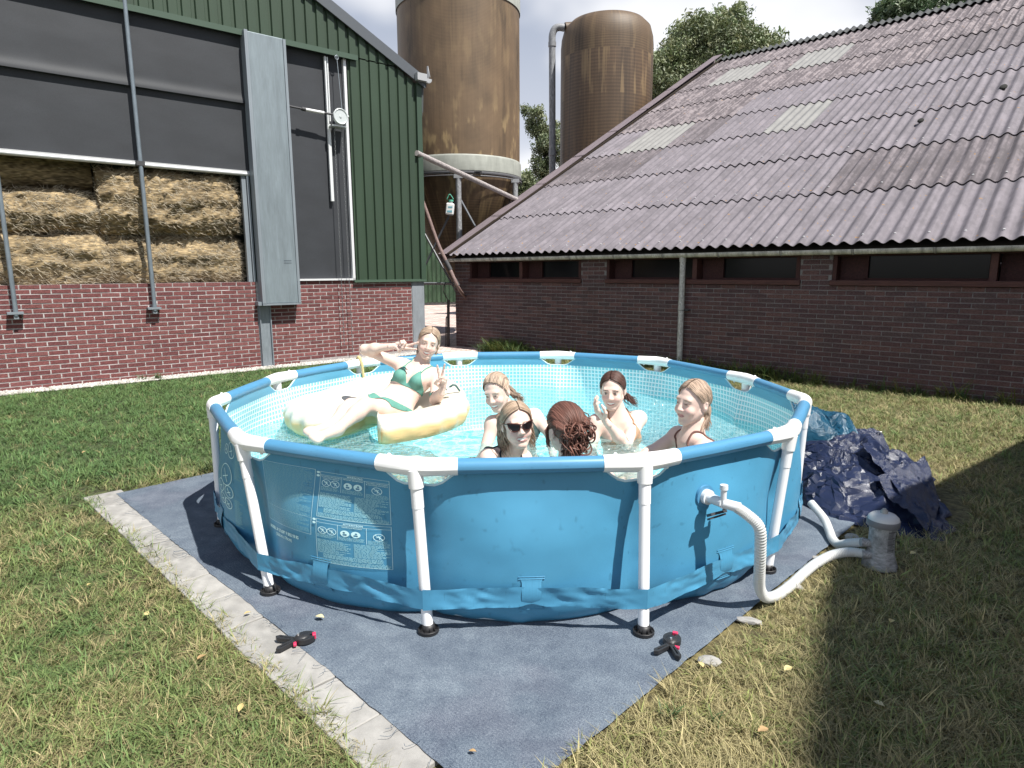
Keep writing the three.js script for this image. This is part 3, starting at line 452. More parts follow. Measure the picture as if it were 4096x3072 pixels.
{
  const h = thing('feed_hose', 'bent rusty feed tube with black clamps hanging in the gap between the buildings', 'pipe', [0, 0, 0]);
  part('tube', tube([V(-1.72, 2.95, -8.45), V(-1.60, 2.62, -8.42), V(-1.38, 2.0, -8.35), V(-1.20, 1.62, -8.3), V(-1.02, 1.22, -8.25), V(-0.93, 1.0, -8.9)], 0.033, 12, 40), mat([0.33, 0.22, 0.20], 0.6, { map: again(grain, 1, 5) }), h);
  part('clamp', rod(V(-1.255, 1.72, -8.31), V(-1.16, 1.54, -8.29), 0.043), darkSteel, h); part('clamp', rod(V(-1.09, 1.37, -8.27), V(-1.02, 1.24, -8.25), 0.043), darkSteel, h);
  const c = thing('canister', 'white plastic canister hanging under the tall silo', 'canister', [-1.28, 2.80, -9.72]);
  part('body', merge([new RoundedBoxGeometry(0.17, 0.24, 0.14, 2, 0.03).rotateZ(-0.12), new THREE.CylinderGeometry(0.03, 0.04, 0.06, 12).translate(0.02, 0.15, 0)]), mat([0.72, 0.73, 0.72], 0.5), c);
  part('cap', merge([new THREE.CylinderGeometry(0.055, 0.055, 0.035, 14).translate(0.02, 0.17, 0), tube([V(-0.06, 0.2, 0), V(0.0, 0.3, 0), V(0.08, 0.2, 0)], 0.008, 6)]), mat([0.10, 0.42, 0.30], 0.5), c);
  part('label', merge([box(-0.05, 0.05, -0.07, -0.03, 0.071, 0.074), box(-0.03, 0.06, 0.02, 0.05, 0.071, 0.074)]), mat([0.15, 0.35, 0.42], 0.6), c);
  const g = thing('green_building', 'dark green ribbed metal building far behind the silo legs', 'building', [-3.9, 0, -25.5], 0.35);
  const gm = mat([0.055, 0.11, 0.06], 0.55, { map: again(grain, 0.5, 0.5) });
  for (let k = 0; k < 10; k++) { const xs = [], zs = []; for (let x = 0; x < 1; x += 0.2) for (const [a, z] of [[0, 0], [0.05, 0.04], [0.16, 0.04], [0.2, 0]]) { xs.push(x + a); zs.push(z); } const n = xs.length - 1; part('cladding_panel', toCreasedNormals(sheet(n, 1, (u, v) => [xs[Math.round(u * n)], 0.12 + v * 3.6, zs[Math.round(u * n)]]), 0.3), gm, g, [-4.5 + k, 0, 0]); }
  part('plinth', box(-4.5, 5.5, 0, 0.14, -0.1, 0.03), mat([0.05, 0.05, 0.05], 0.9), g);
  part('roof', merge([box(-4.6, 5.6, 3.72, 3.8, -8, 0.3)]), mat([0.12, 0.12, 0.13], 0.8), g); part('rear_wall', box(-4.5, 5.5, 0, 3.72, -8, -7.8), gm, g);
  const f = thing('iron_gate', 'dark iron gate folded against the corner of the shed', 'gate', [-1.30, 0, -8.95]);
  part('post', merge([rod(V(0, 0, 0), V(0.02, 0.95, 0), 0.03), rod(V(-0.05, 0.02, 0.02), V(-0.03, 0.6, 0.02), 0.012), rod(V(-0.03, 0.6, 0.02), V(0, 0.62, 0.02), 0.012)]), mat([0.05, 0.04, 0.04], 0.7), f);
  part('hook_chain', tube([V(0.01, 0.95, 0.02), V(-0.07, 1.12, 0.03), V(-0.05, 1.25, 0.02), V(-0.02, 1.3, 0)], 0.01, 6), mat([0.05, 0.04, 0.04], 0.7), f);
}
// ---------------------------------------------------------------- trees and bushes beyond
const leafGeo = (() => { const r = rng(401), g = []; for (let i = 0; i < 14; i++) { const L = 0.10 + r() * 0.09, w = L * 0.34, q = sheet(1, 2, (u, v) => [(u - 0.5) * w * (1 - Math.abs(v - 0.5) * 1.2), v * L, 0.02 * Math.sin(v * 3)]); q.rotateX((r() - 0.5) * 2.4); q.rotateZ((r() - 0.5) * 3); q.rotateY(r() * 6.28); q.translate((r() - 0.5) * 0.32, (r() - 0.5) * 0.26, (r() - 0.5) * 0.32); g.push(strip(q)); } const m = merge(g); return m; })();
function tree(name, label, pos, trunkH, lobes, n, size, tint, seed, density = 1) {
  const t = thing(name, label, 'tree', pos), r = rng(seed);
  const barkM = mat([0.10, 0.085, 0.065], 0.95, { map: grain });
  const wood = [tube([V(0, -0.1, 0), V(0.06, trunkH * 0.5, 0.03), V(-0.05, trunkH, 0)], (q) => lerp(0.28, 0.15, q), 10)];
  for (const [x, y, z, a] of lobes) wood.push(tube([V(-0.05, trunkH * 0.92, 0), V(x * 0.45, lerp(trunkH, y, 0.5), z * 0.45), V(x * 0.9, y + a * 0.2, z * 0.9)], (q) => lerp(0.12, 0.02, q), 7));
  part('trunk', merge(wood), barkM, t);
  const im = new THREE.InstancedMesh(leafGeo, phys([1, 1, 1], 0.6, { transmission: 0.35, thickness: 0 }), n); im.name = 'crown'; im.userData.kind = 'stuff'; im.castShadow = im.receiveShadow = true;
  const M = new THREE.Matrix4(), Q = new THREE.Quaternion(), E = new THREE.Euler(), C = new THREE.Color(), tot = lobes.reduce((s, l) => s + l[3] ** 2, 0);
  for (let i = 0; i < n; i++) {
    let k = r() * tot, li = 0; while ((k -= lobes[li][3] ** 2) > 0 && li < lobes.length - 1) li++;
    const [x, y, z, a, b = a] = lobes[li], u = r() * 2 - 1, ph = r() * 6.283, s = Math.sqrt(1 - u * u), rad = (0.45 + 0.6 * Math.pow(r(), 0.55)), cl = 0.58 + 0.88 * noise3(Math.cos(ph) * s * 2.2 + li * 5, u * 2.2, Math.sin(ph) * s * 2.2, seed);
    E.set(r() * 6, r() * 6, r() * 6); Q.setFromEuler(E); const sz = size * (0.7 + 0.7 * r());
    M.compose(V(x + a * rad * cl * s * Math.cos(ph), y + b * rad * cl * u, z + a * rad * cl * s * Math.sin(ph)), Q, V(sz, sz, sz)); im.setMatrixAt(i, M);
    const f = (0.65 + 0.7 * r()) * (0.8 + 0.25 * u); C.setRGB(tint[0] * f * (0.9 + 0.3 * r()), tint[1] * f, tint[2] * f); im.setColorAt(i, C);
  }
  t.add(im); return t;
}
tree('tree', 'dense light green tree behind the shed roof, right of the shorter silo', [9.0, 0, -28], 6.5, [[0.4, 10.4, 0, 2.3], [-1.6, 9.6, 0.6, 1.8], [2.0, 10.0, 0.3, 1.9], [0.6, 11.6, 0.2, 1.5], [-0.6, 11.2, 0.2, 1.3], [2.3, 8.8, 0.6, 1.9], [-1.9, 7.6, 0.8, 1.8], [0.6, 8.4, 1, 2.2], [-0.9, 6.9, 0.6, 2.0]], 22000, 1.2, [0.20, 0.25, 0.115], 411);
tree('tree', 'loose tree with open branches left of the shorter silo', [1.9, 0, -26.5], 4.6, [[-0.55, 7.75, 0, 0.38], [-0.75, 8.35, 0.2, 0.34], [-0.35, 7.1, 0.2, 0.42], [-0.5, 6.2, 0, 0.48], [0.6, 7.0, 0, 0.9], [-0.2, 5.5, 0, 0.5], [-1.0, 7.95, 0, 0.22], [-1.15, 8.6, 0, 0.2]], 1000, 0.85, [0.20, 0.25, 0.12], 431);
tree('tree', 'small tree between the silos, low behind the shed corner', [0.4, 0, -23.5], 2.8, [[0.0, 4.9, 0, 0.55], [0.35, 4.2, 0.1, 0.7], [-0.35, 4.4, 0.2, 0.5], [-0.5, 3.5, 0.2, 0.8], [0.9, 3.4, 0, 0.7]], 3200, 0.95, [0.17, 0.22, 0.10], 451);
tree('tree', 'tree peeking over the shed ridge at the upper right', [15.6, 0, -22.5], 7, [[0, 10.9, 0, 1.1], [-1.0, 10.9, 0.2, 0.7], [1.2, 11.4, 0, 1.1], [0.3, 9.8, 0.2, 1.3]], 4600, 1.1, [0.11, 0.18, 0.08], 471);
// the tall farmhouse out of frame to the right, whose steep roof shades the right of the lawn
{
  const h = thing('farmhouse', 'steep roofed brick farmhouse to the right whose shade falls on the lawn', 'house', [3.29, 0, 1.80], 0.655);
  const w = 16, Hh = 3.2, P = 1.55, L = 4.2;     // local x along the eave, -z towards the lawn
  const sh = new THREE.Shape([[0, 0], [w, 0], [w, Hh], [w / 2, Hh + w / 2 * P], [0, Hh]].map((q) => new THREE.Vector2(...q)));
  part('wall', new THREE.ExtrudeGeometry(sh, { depth: L - 0.3, bevelEnabled: false }).rotateY(-Math.PI / 2).translate(L - 0.15, 0, 0.25), mat([0.18, 0.08, 0.07], 0.9, { map: again(grain, 1, 1) }), h);
  const rr = new THREE.Shape([[-0.1, Hh - 0.14], [w / 2, Hh + w / 2 * P + 0.1], [w + 0.1, Hh - 0.14], [w + 0.1, Hh + 0.05], [w / 2, Hh + w / 2 * P + 0.35], [-0.1, Hh + 0.05]].map((q) => new THREE.Vector2(...q)));
  part('roof', new THREE.ExtrudeGeometry(rr, { depth: L, bevelEnabled: false }).rotateY(-Math.PI / 2).translate(L, 0, 0.25), mat([0.14, 0.09, 0.08], 0.85, { map: again(grain, 1, 1) }), h);
}
// ---------------------------------------------------------------- the pool: twelve uprights, corner joints and sleeved top rails
const RIM = [[-0.407, 1.725], [0.538, 1.678], [1.347, 1.194], [1.777, 0.406], [1.71, -0.413], [1.275, -1.381], [0.432, -1.828], [-0.506, -1.808], [-1.334, -1.33], [-1.781, -0.552], [-1.828, 0.409], [-1.28, 1.313]];
const RY = 0.73, WATER = 0.43;
const FEET = { 0: [-0.366, 1.757], 1: [0.533, 1.777], 2: [1.268, 1.212], 10: [-1.751, 0.577], 11: [-1.156, 1.409] };
const rimAt = (i) => { const [x, z] = RIM[((i % 12) + 12) % 12]; return V(x, RY, z); };
const rimR = (i) => { const [x, z] = RIM[((i % 12) + 12) % 12]; return Math.hypot(x, z); };
// wall point: s in 0..12 round the pool, y height, off outward offset
function wallAt(s, y, off = 0) {
  const i = Math.floor(s), f = s - i, a = rimAt(i), b = rimAt(i + 1), x = lerp(a.x, b.x, f), z = lerp(a.z, b.z, f), rc = Math.hypot(x, z), sc = lerp(rimR(i), rimR(i + 1), f) / 1.83;
  const low = (1.742 + 0.062 * Math.pow(Math.sin(Math.PI * f), 0.8)) * sc, k = sstep(0.70, 0.36, y);
  let r = lerp(rc - 0.012 - 0.03 * Math.pow(1 - Math.sin(Math.PI * f), 3), low, k);
  if (y < 0.17) r -= 0.115 * (1 - Math.sqrt(Math.max(0, 1 - ((0.17 - y) / 0.17) ** 2)));
  r += off; return V(x / rc * r, y, z / rc * r);
}
const dip = (f) => { const e = Math.min(f, 1 - f); return 0.076 * Math.pow(sstep(0.225, 0.07, e), 1.0); };   // the liner dips under each joint
const topAt = (s) => RY - 0.012 - dip(s - Math.floor(s));
const pool = thing('frame_pool', 'round blue frame pool with white legs and joints, filled with bathers', 'pool', [0, 0, 0]);
{
  const weave = tex(512, 512, (u, v) => { const n = 0.96 + 0.05 * Math.sin(u * 512 * 1.57) * Math.sin(v * 512 * 1.57) + 0.10 * (fbm(u * 5, v * 5, 4, 5, 5, 501) - 0.5) - 0.09 * sstep(0.72, 0.86, fbm(u * 30, v * 22, 3, 30, 22, 503)) + 0.04 * (hash(u * 512 | 0, v * 512 | 0, 505) - 0.5); return [n, n, n]; });
  const blue = phys([0.080, 0.305, 0.495], 0.42, { map: again(weave, 1, 1), specularIntensity: 0.7 });
  const N = 12 * 28, uvW = (u, v) => [u * 11.5, v * 0.8];
  part('liner', sheet(N, 34, (u, v) => { const s = u * 12 % 12, p = wallAt(s, lerp(0.02, topAt(s), v)); const w = 0.004 * (fbm(u * 90, v * 5, 3) - 0.5) + (v < 0.3 ? 0.010 * (vnoise(u * 160, v * 3) - 0.5) * (1 - v / 0.3) : 0); return [p.x * (1 + w), p.y, p.z * (1 + w)]; }, uvW), blue, pool);
  const light = phys([0.11, 0.36, 0.54], 0.4, { map: again(weave, 1, 1) });
  part('liner_band', sheet(N, 4, (u, v) => { const s = u * 12 % 12, p = wallAt(s, lerp(0.640, topAt(s), v), -0.007); return [p.x, p.y, p.z]; }, uvW), light, pool);
  const welt = (off, dy) => { const q = []; for (let i = 0; i <= N; i++) { const s = i / N * 12 % 12; q.push(wallAt(s, topAt(s) + dy, off)); } return tube(q, 0.0055, 6, N); };
  part('liner_edge', welt(-0.0035, 0.0), mat([0.55, 0.72, 0.80], 0.5), pool);
  const mosaic = tex(128, 128, (u, v) => { const fx = u, fy = v, e = Math.min(fx, 1 - fx, fy, 1 - fy); if (e < 0.15) return [0.93, 0.96, 0.98]; const sh = (fx < 0.27 || fy > 0.76) ? 0.82 : 1; return [0.55 * sh, 0.83 * sh, 0.88 * sh]; });
  part('mosaic_lining', sheet(N, 20, (u, v) => { const s = u * 12 % 12, p = wallAt(s, lerp(0.03, 0.642, v), -0.007); return [p.x, p.y, p.z]; }, (u, v) => [u * 340, lerp(0.03, 0.642, v) / 0.034]), phys([0.98, 1, 1], 0.35, { map: mosaic }), pool);
  const floorCausticT = tex(512, 512, (u, v) => { const a = Math.abs(fbm(u * 7, v * 7, 3, 7, 7, 521) - 0.5) * 2, b = Math.abs(fbm(u * 11 + 3, v * 11, 3, 11, 11, 527) - 0.5) * 2, l = sstep(0.22, 0.03, Math.min(a, b)); return [lerp(0.42, 0.90, l), lerp(0.80, 0.97, l), lerp(0.84, 0.98, l)]; });  // white streak network painted into the blue floor in place of water caustics
  part('pool_floor', sheet(96, 12, (u, v) => { const s = u * 12 % 12, p = wallAt(s, 0.035, -0.01); return [p.x * v, 0.030, p.z * v]; }, (u, v) => { const p = wallAt(u * 12 % 12, 0.03); return [p.x * v, p.z * v]; }), phys([0.95, 1, 1], 0.4, { map: again(floorCausticT, 0.8, 0.8) }), pool);
  // rails, joints, uprights
  const rail = phys([0.085, 0.275, 0.47], 0.36, { map: again(weave, 2, 1) }), white = phys([0.86, 0.87, 0.87], 0.32), legM = phys([0.84, 0.85, 0.87], 0.28), black = mat([0.018, 0.018, 0.02], 0.5);
  for (let i = 0; i < 12; i++) {
    const a = rimAt(i), b = rimAt(i + 1), d = b.clone().sub(a), L = d.length(), u = d.clone().normalize(), o = V(a.x, 0, a.z).normalize();
    const p0 = a.clone().addScaledVector(u, 0.155), p1 = b.clone().addScaledVector(u, -0.155), q = [], oo = V(p0.x + p1.x, 0, p0.z + p1.z).normalize();
    for (let k = 0; k <= 6; k++) q.push(p0.clone().lerp(p1, k / 6).addScaledVector(oo, 0.004 * Math.sin(k / 6 * Math.PI)));
    part('top_rail', tube(q, 0.0335, 16, 24), rail, pool);
    // joint: two short sleeves meeting at the corner over a socket for the leg
    const c = rimAt(i - 1), w = c.clone().sub(a).normalize(), e0 = a.clone().addScaledVector(u, 0.175), e1 = a.clone().addScaledVector(w, 0.175), m = a.clone().addScaledVector(o, -0.004);
    const ft = FEET[i] ? V(FEET[i][0], 0, FEET[i][1]) : V(a.x, 0, a.z).multiplyScalar(1.805 / 1.83), dn = ft.clone().sub(a).normalize();
    const jt = tube([e1, a.clone().addScaledVector(w, 0.09), m.clone().addScaledVector(w, 0.035), m.clone().addScaledVector(u, 0.035), a.clone().addScaledVector(u, 0.09), e0], (t) => 0.0405 - 0.0045 * Math.abs(t - 0.5) * 2, 18, 28);
    const cap = (p, dir) => { const g = new THREE.CircleGeometry(0.0362, 18); g.applyQuaternion(new THREE.Quaternion().setFromUnitVectors(V(0, 0, 1), dir)); return g.translate(p.x, p.y, p.z); };
    part('corner_joint', merge([jt, cap(e0, u), cap(e1, w), rod(a.clone().addScaledVector(dn, 0.01), a.clone().addScaledVector(dn, 0.085), 0.034, 0.031, 18), new THREE.SphereGeometry(0.009, 8, 6).translate(e0.x - u.x * 0.05, RY - 0.038, e0.z - u.z * 0.05), new THREE.SphereGeometry(0.010, 8, 6).translate(e1.x - w.x * 0.05, RY + 0.036, e1.z - w.z * 0.05)]), white, pool);
    const leg = part('leg', merge([rod(a.clone().addScaledVector(dn, 0.05), a.clone().lerp(ft, 0.975), 0.0235, 0.0235, 20), rod(a.clone().addScaledVector(dn, 0.085), a.clone().addScaledVector(dn, 0.17), 0.0255, 0.0255, 20)]), legM, pool);
    const fins = [lathe([[0.042, 0.034], [0.042, 0.06], [0.0, 0.06]], 20), new THREE.CylinderGeometry(0.068, 0.070, 0.008, 28).translate(0, 0.030, 0), new THREE.TorusGeometry(0.067, 0.0045, 6, 28).rotateX(Math.PI / 2).translate(0, 0.035, 0)];
    for (let k = 0; k < 10; k++) { const g = new THREE.BufferGeometry(), t = k / 10 * 6.283, c2 = Math.cos(t), s2 = Math.sin(t); g.setAttribute('position', new THREE.Float32BufferAttribute([0.03 * c2, 0.034, 0.03 * s2, 0.066 * c2, 0.036, 0.066 * s2, 0.03 * c2, 0.062, 0.03 * s2], 3)); g.setAttribute('uv', new THREE.Float32BufferAttribute([0, 0, 1, 0, 0, 1], 2)); g.computeVertexNormals(); fins.push(g); }
    part('foot_cap', merge(fins).scale(0.64, 1, 0.64).translate(ft.x, 0, ft.z), black, leg);
  }
  // fabric band round the outside of the legs, threaded through loops on the wall
  const bandM = phys([0.072, 0.28, 0.46], 0.38, { map: again(weave, 3, 1), specularIntensity: 0.8 });
  const legR = (i) => { const f = FEET[i] ? V(FEET[i][0], 0, FEET[i][1]) : V(...RIM[i]).setY(0); if (!FEET[i]) f.set(RIM[i][0], 0, RIM[i][1]).multiplyScalar(1.805 / 1.83); const a = rimAt(i); return a.lerp(f, 0.76); };
  for (let i = 0; i < 12; i++) {
    const l0 = legR(i), l1 = legR((i + 1) % 12), m = wallAt(i + 0.5, 0.2, 0.005), o0 = V(l0.x, 0, l0.z).normalize(), o1 = V(l1.x, 0, l1.z).normalize();
    l0.addScaledVector(o0, 0.030); l1.addScaledVector(o1, 0.030);
    const y0 = 0.178, h = 0.088;
    part('support_band', sheet(64, 12, (u, v) => {
      const hw = u < 0.5 ? u * 2 : (1 - u) * 2, A = u < 0.5 ? l0 : l1, p = A.clone().lerp(m, Math.pow(hw, 1.05)), o = V(p.x, 0, p.z).normalize();
      const cr = Math.sin(hw * Math.PI), n = 0.030 * cr * (fbm(u * 7 + i * 3.3, v * 1.6 + u * 4, 3, 1e9, 1e9, 541) - 0.5) + 0.012 * cr * Math.abs(vnoise(u * 18 + v * 3 + i, v * 2.2 + i * 2) - 0.5), pin = 1 - 0.22 * sstep(0.86, 1, hw);
      p.addScaledVector(o, n + 0.003); p.y = y0 + (v - 0.5) * h * pin + 0.012 * cr * (vnoise(u * 4 + i * 5, 2) - 0.55) + 0.006 * (vnoise(u * 9, i + v) - 0.5); return [p.x, p.y, p.z];
    }, (u, v) => [u * 0.95, v * 0.09]), bandM, pool);
    const lp = sheet(10, 12, (u, v) => { const y = lerp(0.105, 0.262, v), w = 0.042 + 0.016 * sstep(0.35, 0.5, Math.abs(v - 0.5)), s = i + 0.5 + (u - 0.5) * w * 2.0, off = 0.003 + 0.012 * Math.sin(Math.PI * clamp((v - 0.12) / 0.76, 0, 1)), p = wallAt(s, y, off); return [p.x, p.y, p.z]; });
    const rib = [0.112, 0.122, 0.250, 0.260].map((y) => { const q = []; for (let k = 0; k <= 8; k++) q.push(wallAt(i + 0.5 + (k / 8 - 0.5) * 0.115, y, 0.003)); return tube(q, 0.0016, 5, 12); });
    part('band_loop', merge([lp, ...rib]), bandM, pool);
  }
  // printed notices (flat print on the liner)
  const cv = document.createElement('canvas'); cv.width = 1024; cv.height = 1024; const x = cv.getContext('2d');
  const rr = rng(61), ink = 'rgba(222,246,250,1)', dim = 'rgba(170,220,232,0.62)';
  x.clearRect(0, 0, 1024, 1024); x.strokeStyle = ink; x.fillStyle = ink; x.lineWidth = 3;
  const lines = (x0, y0, w, h, step, th, raggedness = 0.25) => { x.fillStyle = x0 < 500 ? dim : 'rgba(190,232,240,0.85)'; for (let y = y0; y < y0 + h; y += step) { let px = x0; const end = x0 + w * (1 - raggedness * Math.pow(rr(), 3)); while (px < end) { const wl = Math.min(6 + rr() * 26, end - px); x.fillRect(px, y, wl, th); px += wl + 4; } } x.fillStyle = ink; };
  x.strokeRect(8, 8, 462, 640); lines(18, 20, 440, 455, 10.5, 5, 0.3); x.fillRect(10, 478, 456, 2); lines(18, 486, 440, 150, 10.5, 5, 0.3);
  x.font = 'bold 46px sans-serif'; x.fillText("MODEL: A 12'x30\" F B92 19 RS", 12, 742, 345); x.fillText('(366cm x 76cm)', 96, 798, 190); x.lineWidth = 1.5; x.strokeText("MODEL: A 12'x30\" F B92 19 RS", 12, 742, 345);
  const sign = (cx, cy, r, barred, k) => { x.lineWidth = 5; if (barred) { x.beginPath(); x.arc(cx, cy, r, 0, 6.3); x.stroke(); x.beginPath(); x.moveTo(cx - r * 0.7, cy - r * 0.7); x.lineTo(cx + r * 0.7, cy + r * 0.7); x.stroke(); x.beginPath(); x.moveTo(cx - 4, cy - r * 0.5); x.lineTo(cx + 6, cy); x.lineTo(cx - 10 + k * 6, cy + r * 0.6); x.moveTo(cx + 6, cy); x.lineTo(cx + 16, cy + r * 0.5); x.moveTo(cx - 16, cy - 6 + 4 * k); x.lineTo(cx + 14, cy - 12); x.stroke(); } else { x.beginPath(); x.arc(cx, cy, r, 0, 6.3); x.fill(); x.globalCompositeOperation = 'destination-out'; x.beginPath(); x.arc(cx - 6 + 8 * k, cy - 8, 8, 0, 6.3); x.fill(); x.fillRect(cx - 14, cy + 4, 26, 16); x.globalCompositeOperation = 'source-over'; } };
  const boxAt = (y0, title, heads, split) => {
    x.lineWidth = 3; x.strokeRect(512, y0, 500, 430); x.font = 'bold 24px sans-serif'; x.textAlign = 'center'; x.fillText('\u26A0 ' + title, 762, y0 + 24); x.font = 'bold 15px sans-serif';
    x.beginPath(); x.moveTo(512, y0 + 30); x.lineTo(1012, y0 + 30); x.moveTo(split[0], y0 + 30); x.lineTo(split[0], y0 + 176); x.moveTo(split[1], y0 + 30); x.lineTo(split[1], y0 + 190); x.stroke();
    heads.forEach(([a, b], i) => { const c = [(512 + split[0]) / 2, (split[0] + split[1]) / 2, (split[1] + 1012) / 2][i]; x.fillText(a, c, y0 + 48, 150); x.fillText(b, c, y0 + 64, 150); });
    x.textAlign = 'left'; sign(560, y0 + 104, 32, true, 0); sign(626, y0 + 104, 32, true, 1); sign(split[0] + 50, y0 + 104, 31, false, 0); sign(split[0] + 122, y0 + 104, 31, false, 1); sign((split[1] + 1012) / 2, y0 + 112, 34, true, 2);
    lines(520, y0 + 142, split[0] - 530, 30, 9, 4); lines(split[0] + 8, y0 + 142, split[1] - split[0] - 18, 30, 9, 4); lines(split[1] + 8, y0 + 150, 1000 - split[1] - 4, 40, 9, 4);
    lines(520, y0 + 198, 235, 132, 10, 5, 0.45); lines(775, y0 + 198, 228, 132, 10, 5, 0.4); lines(560, y0 + 342, 400, 36, 11, 6, 0.1); lines(520, y0 + 392, 484, 34, 10, 5, 0.1);
  };
  boxAt(20, 'WARNING', [['NO DIVING OR JUMPING', 'SHALLOW WATER'], ['PREVENT DROWNING', ''], ['STAY AWAY FROM DRAINS', '& SUCTION FITTINGS']], [672, 842]);
  boxAt(474, 'ATTENTION', [['', ''], ['EVITEZ LA NOYADE', ''], ['', '']], [668, 858]);
  for (const y of [30, 62, 484, 516]) { x.beginPath(); x.ellipse(494, y, 13, 11, 0, 0, 6.3); x.fill(); }
  const noteT = new THREE.CanvasTexture(cv); noteT.colorSpace = THREE.SRGBColorSpace;
  const noteM = mat([0.85, 1, 1], 0.5, { map: noteT, transparent: true });
  part('printed_notice', sheet(40, 20, (u, v) => { const p = wallAt(lerp(11.10, 11.865, u), lerp(0.195, 0.655, v), 0.0035); return [p.x, p.y, p.z]; }), noteM, pool);
  const c2 = document.createElement('canvas'); c2.width = 256; c2.height = 512; const y2 = c2.getContext('2d'); y2.clearRect(0, 0, 256, 512); y2.strokeStyle = ink; y2.fillStyle = ink; y2.lineWidth = 5;
  for (const [cx, cy, r] of [[60, 90, 26], [130, 70, 44], [110, 220, 58], [70, 300, 34], [150, 305, 34], [90, 370, 30], [140, 380, 30]]) { y2.beginPath(); y2.arc(cx, cy, r, 0, 6.3); y2.stroke(); y2.beginPath(); y2.moveTo(cx - r * 0.4, cy - r * 0.5); y2.lineTo(cx, cy + r * 0.1); y2.lineTo(cx + r * 0.35, cy + r * 0.6); y2.moveTo(cx - r * 0.5, cy + r * 0.4); y2.lineTo(cx + r * 0.4, cy - r * 0.1); y2.stroke(); }
  y2.fillStyle = dim; for (const [x0, y0, n] of [[190, 90, 12], [190, 330, 16]]) for (let k = 0; k < n; k++) y2.fillRect(x0, y0 + k * 10, 30 + rr() * 26, 5);
  const t2 = new THREE.CanvasTexture(c2); t2.colorSpace = THREE.SRGBColorSpace;
  part('printed_notice', sheet(16, 20, (u, v) => { const p = wallAt(lerp(10.44, 10.86, u), lerp(0.21, 0.665, v), 0.0035); return [p.x, p.y, p.z]; }), mat([0.85, 1, 1], 0.5, { map: t2, transparent: true }), pool);
  // pump inlet fitting on the front right wall
  const f0 = wallAt(1.37, 0.525, 0.0), fo = V(f0.x, 0, f0.z).normalize(), e = f0.clone().addScaledVector(fo, 0.11), greyP = mat([0.66, 0.69, 0.72], 0.4);
  const disc = (r, h, d) => { const g = new THREE.CylinderGeometry(r, r, h, 24); g.applyQuaternion(new THREE.Quaternion().setFromUnitVectors(UP, fo)); const p = f0.clone().addScaledVector(fo, d); return g.translate(p.x, p.y, p.z); };
  part('inlet_flange', disc(0.05, 0.012, 0.004), rail, pool);
  part('inlet_fitting', merge([rod(f0, e, 0.023, 0.021, 18), rod(e.clone().add(V(0, -0.02, 0)), e.clone().add(V(0, 0.065, 0)), 0.013, 0.013, 14), rod(e.clone().add(V(0, 0.062, 0)), e.clone().add(V(0, 0.082, 0)), 0.018, 0.017, 14), rod(e, e.clone().addScaledVector(fo, 0.03).add(V(0.05, -0.012, 0)), 0.021, 0.023, 18), disc(0.034, 0.02, 0.02)]), greyP, pool);
  const cl = e.clone().addScaledVector(fo, -0.03).add(V(0, -0.055, 0)), tg = V(fo.z, 0, -fo.x);
  part('hose_clamp', merge([bar(cl.clone().addScaledVector(tg, -0.05), cl.clone().addScaledVector(tg, 0.045), 0.012, 0.03), bar(cl.clone().addScaledVector(tg, -0.05).add(V(0, -0.018, 0)), cl.clone().addScaledVector(tg, 0.045).add(V(0, -0.014, 0)), 0.008, 0.02), rod(cl.clone().addScaledVector(tg, 0.04), cl.clone().addScaledVector(tg, 0.045).add(V(0, 0.04, 0)), 0.007)]), mat([0.10, 0.10, 0.11], 0.35, { metalness: 0.6 }), pool);
}
// water: rippled sheet just inside the lining
{
  const g = sheet(144, 60, (u, v) => { const s = u * 12 % 12, p = wallAt(s, WATER, -0.010), x = p.x * v, z = p.z * v; const w = 0.010 * (fbm(x * 5 + 3, z * 7, 3, 1e9, 1e9, 601) - 0.5) + 0.007 * (vnoise(x * 14 + z * 4, z * 16, 1e9, 1e9, 603) - 0.5) + 0.004 * Math.sin(Math.hypot(x - 0.6, z - 0.5) * 34) * Math.exp(-Math.hypot(x - 0.6, z - 0.5) * 1.6); return [x, WATER + w * Math.min(1, (1 - v) * 12 + 0.2), z]; }, (u, v) => { const p = wallAt(u * 12 % 12, WATER); return [p.x * v, p.z * v]; });
  const rip = tex(512, 512, (u, v) => { const a = fbm(u * 10 + 0.5 * Math.sin(v * 12.566), v * 14, 4, 10, 14, 611), b = 1 - Math.abs(fbm(u * 16, v * 18, 3, 16, 18, 613) - 0.5) * 2; return 0.55 * a + 0.45 * b; }, { data: true });
  const water = part('pool_water', g, phys([0.74, 0.965, 0.975], 0.06, { transmission: 0.84, thickness: 0, ior: 1.33, bumpMap: again(rip, 1.1, 1.1), bumpScale: 0.09 }), scene);
  tag(water, 'clear rippling water in the round pool', 'water', null, 'structure');
}
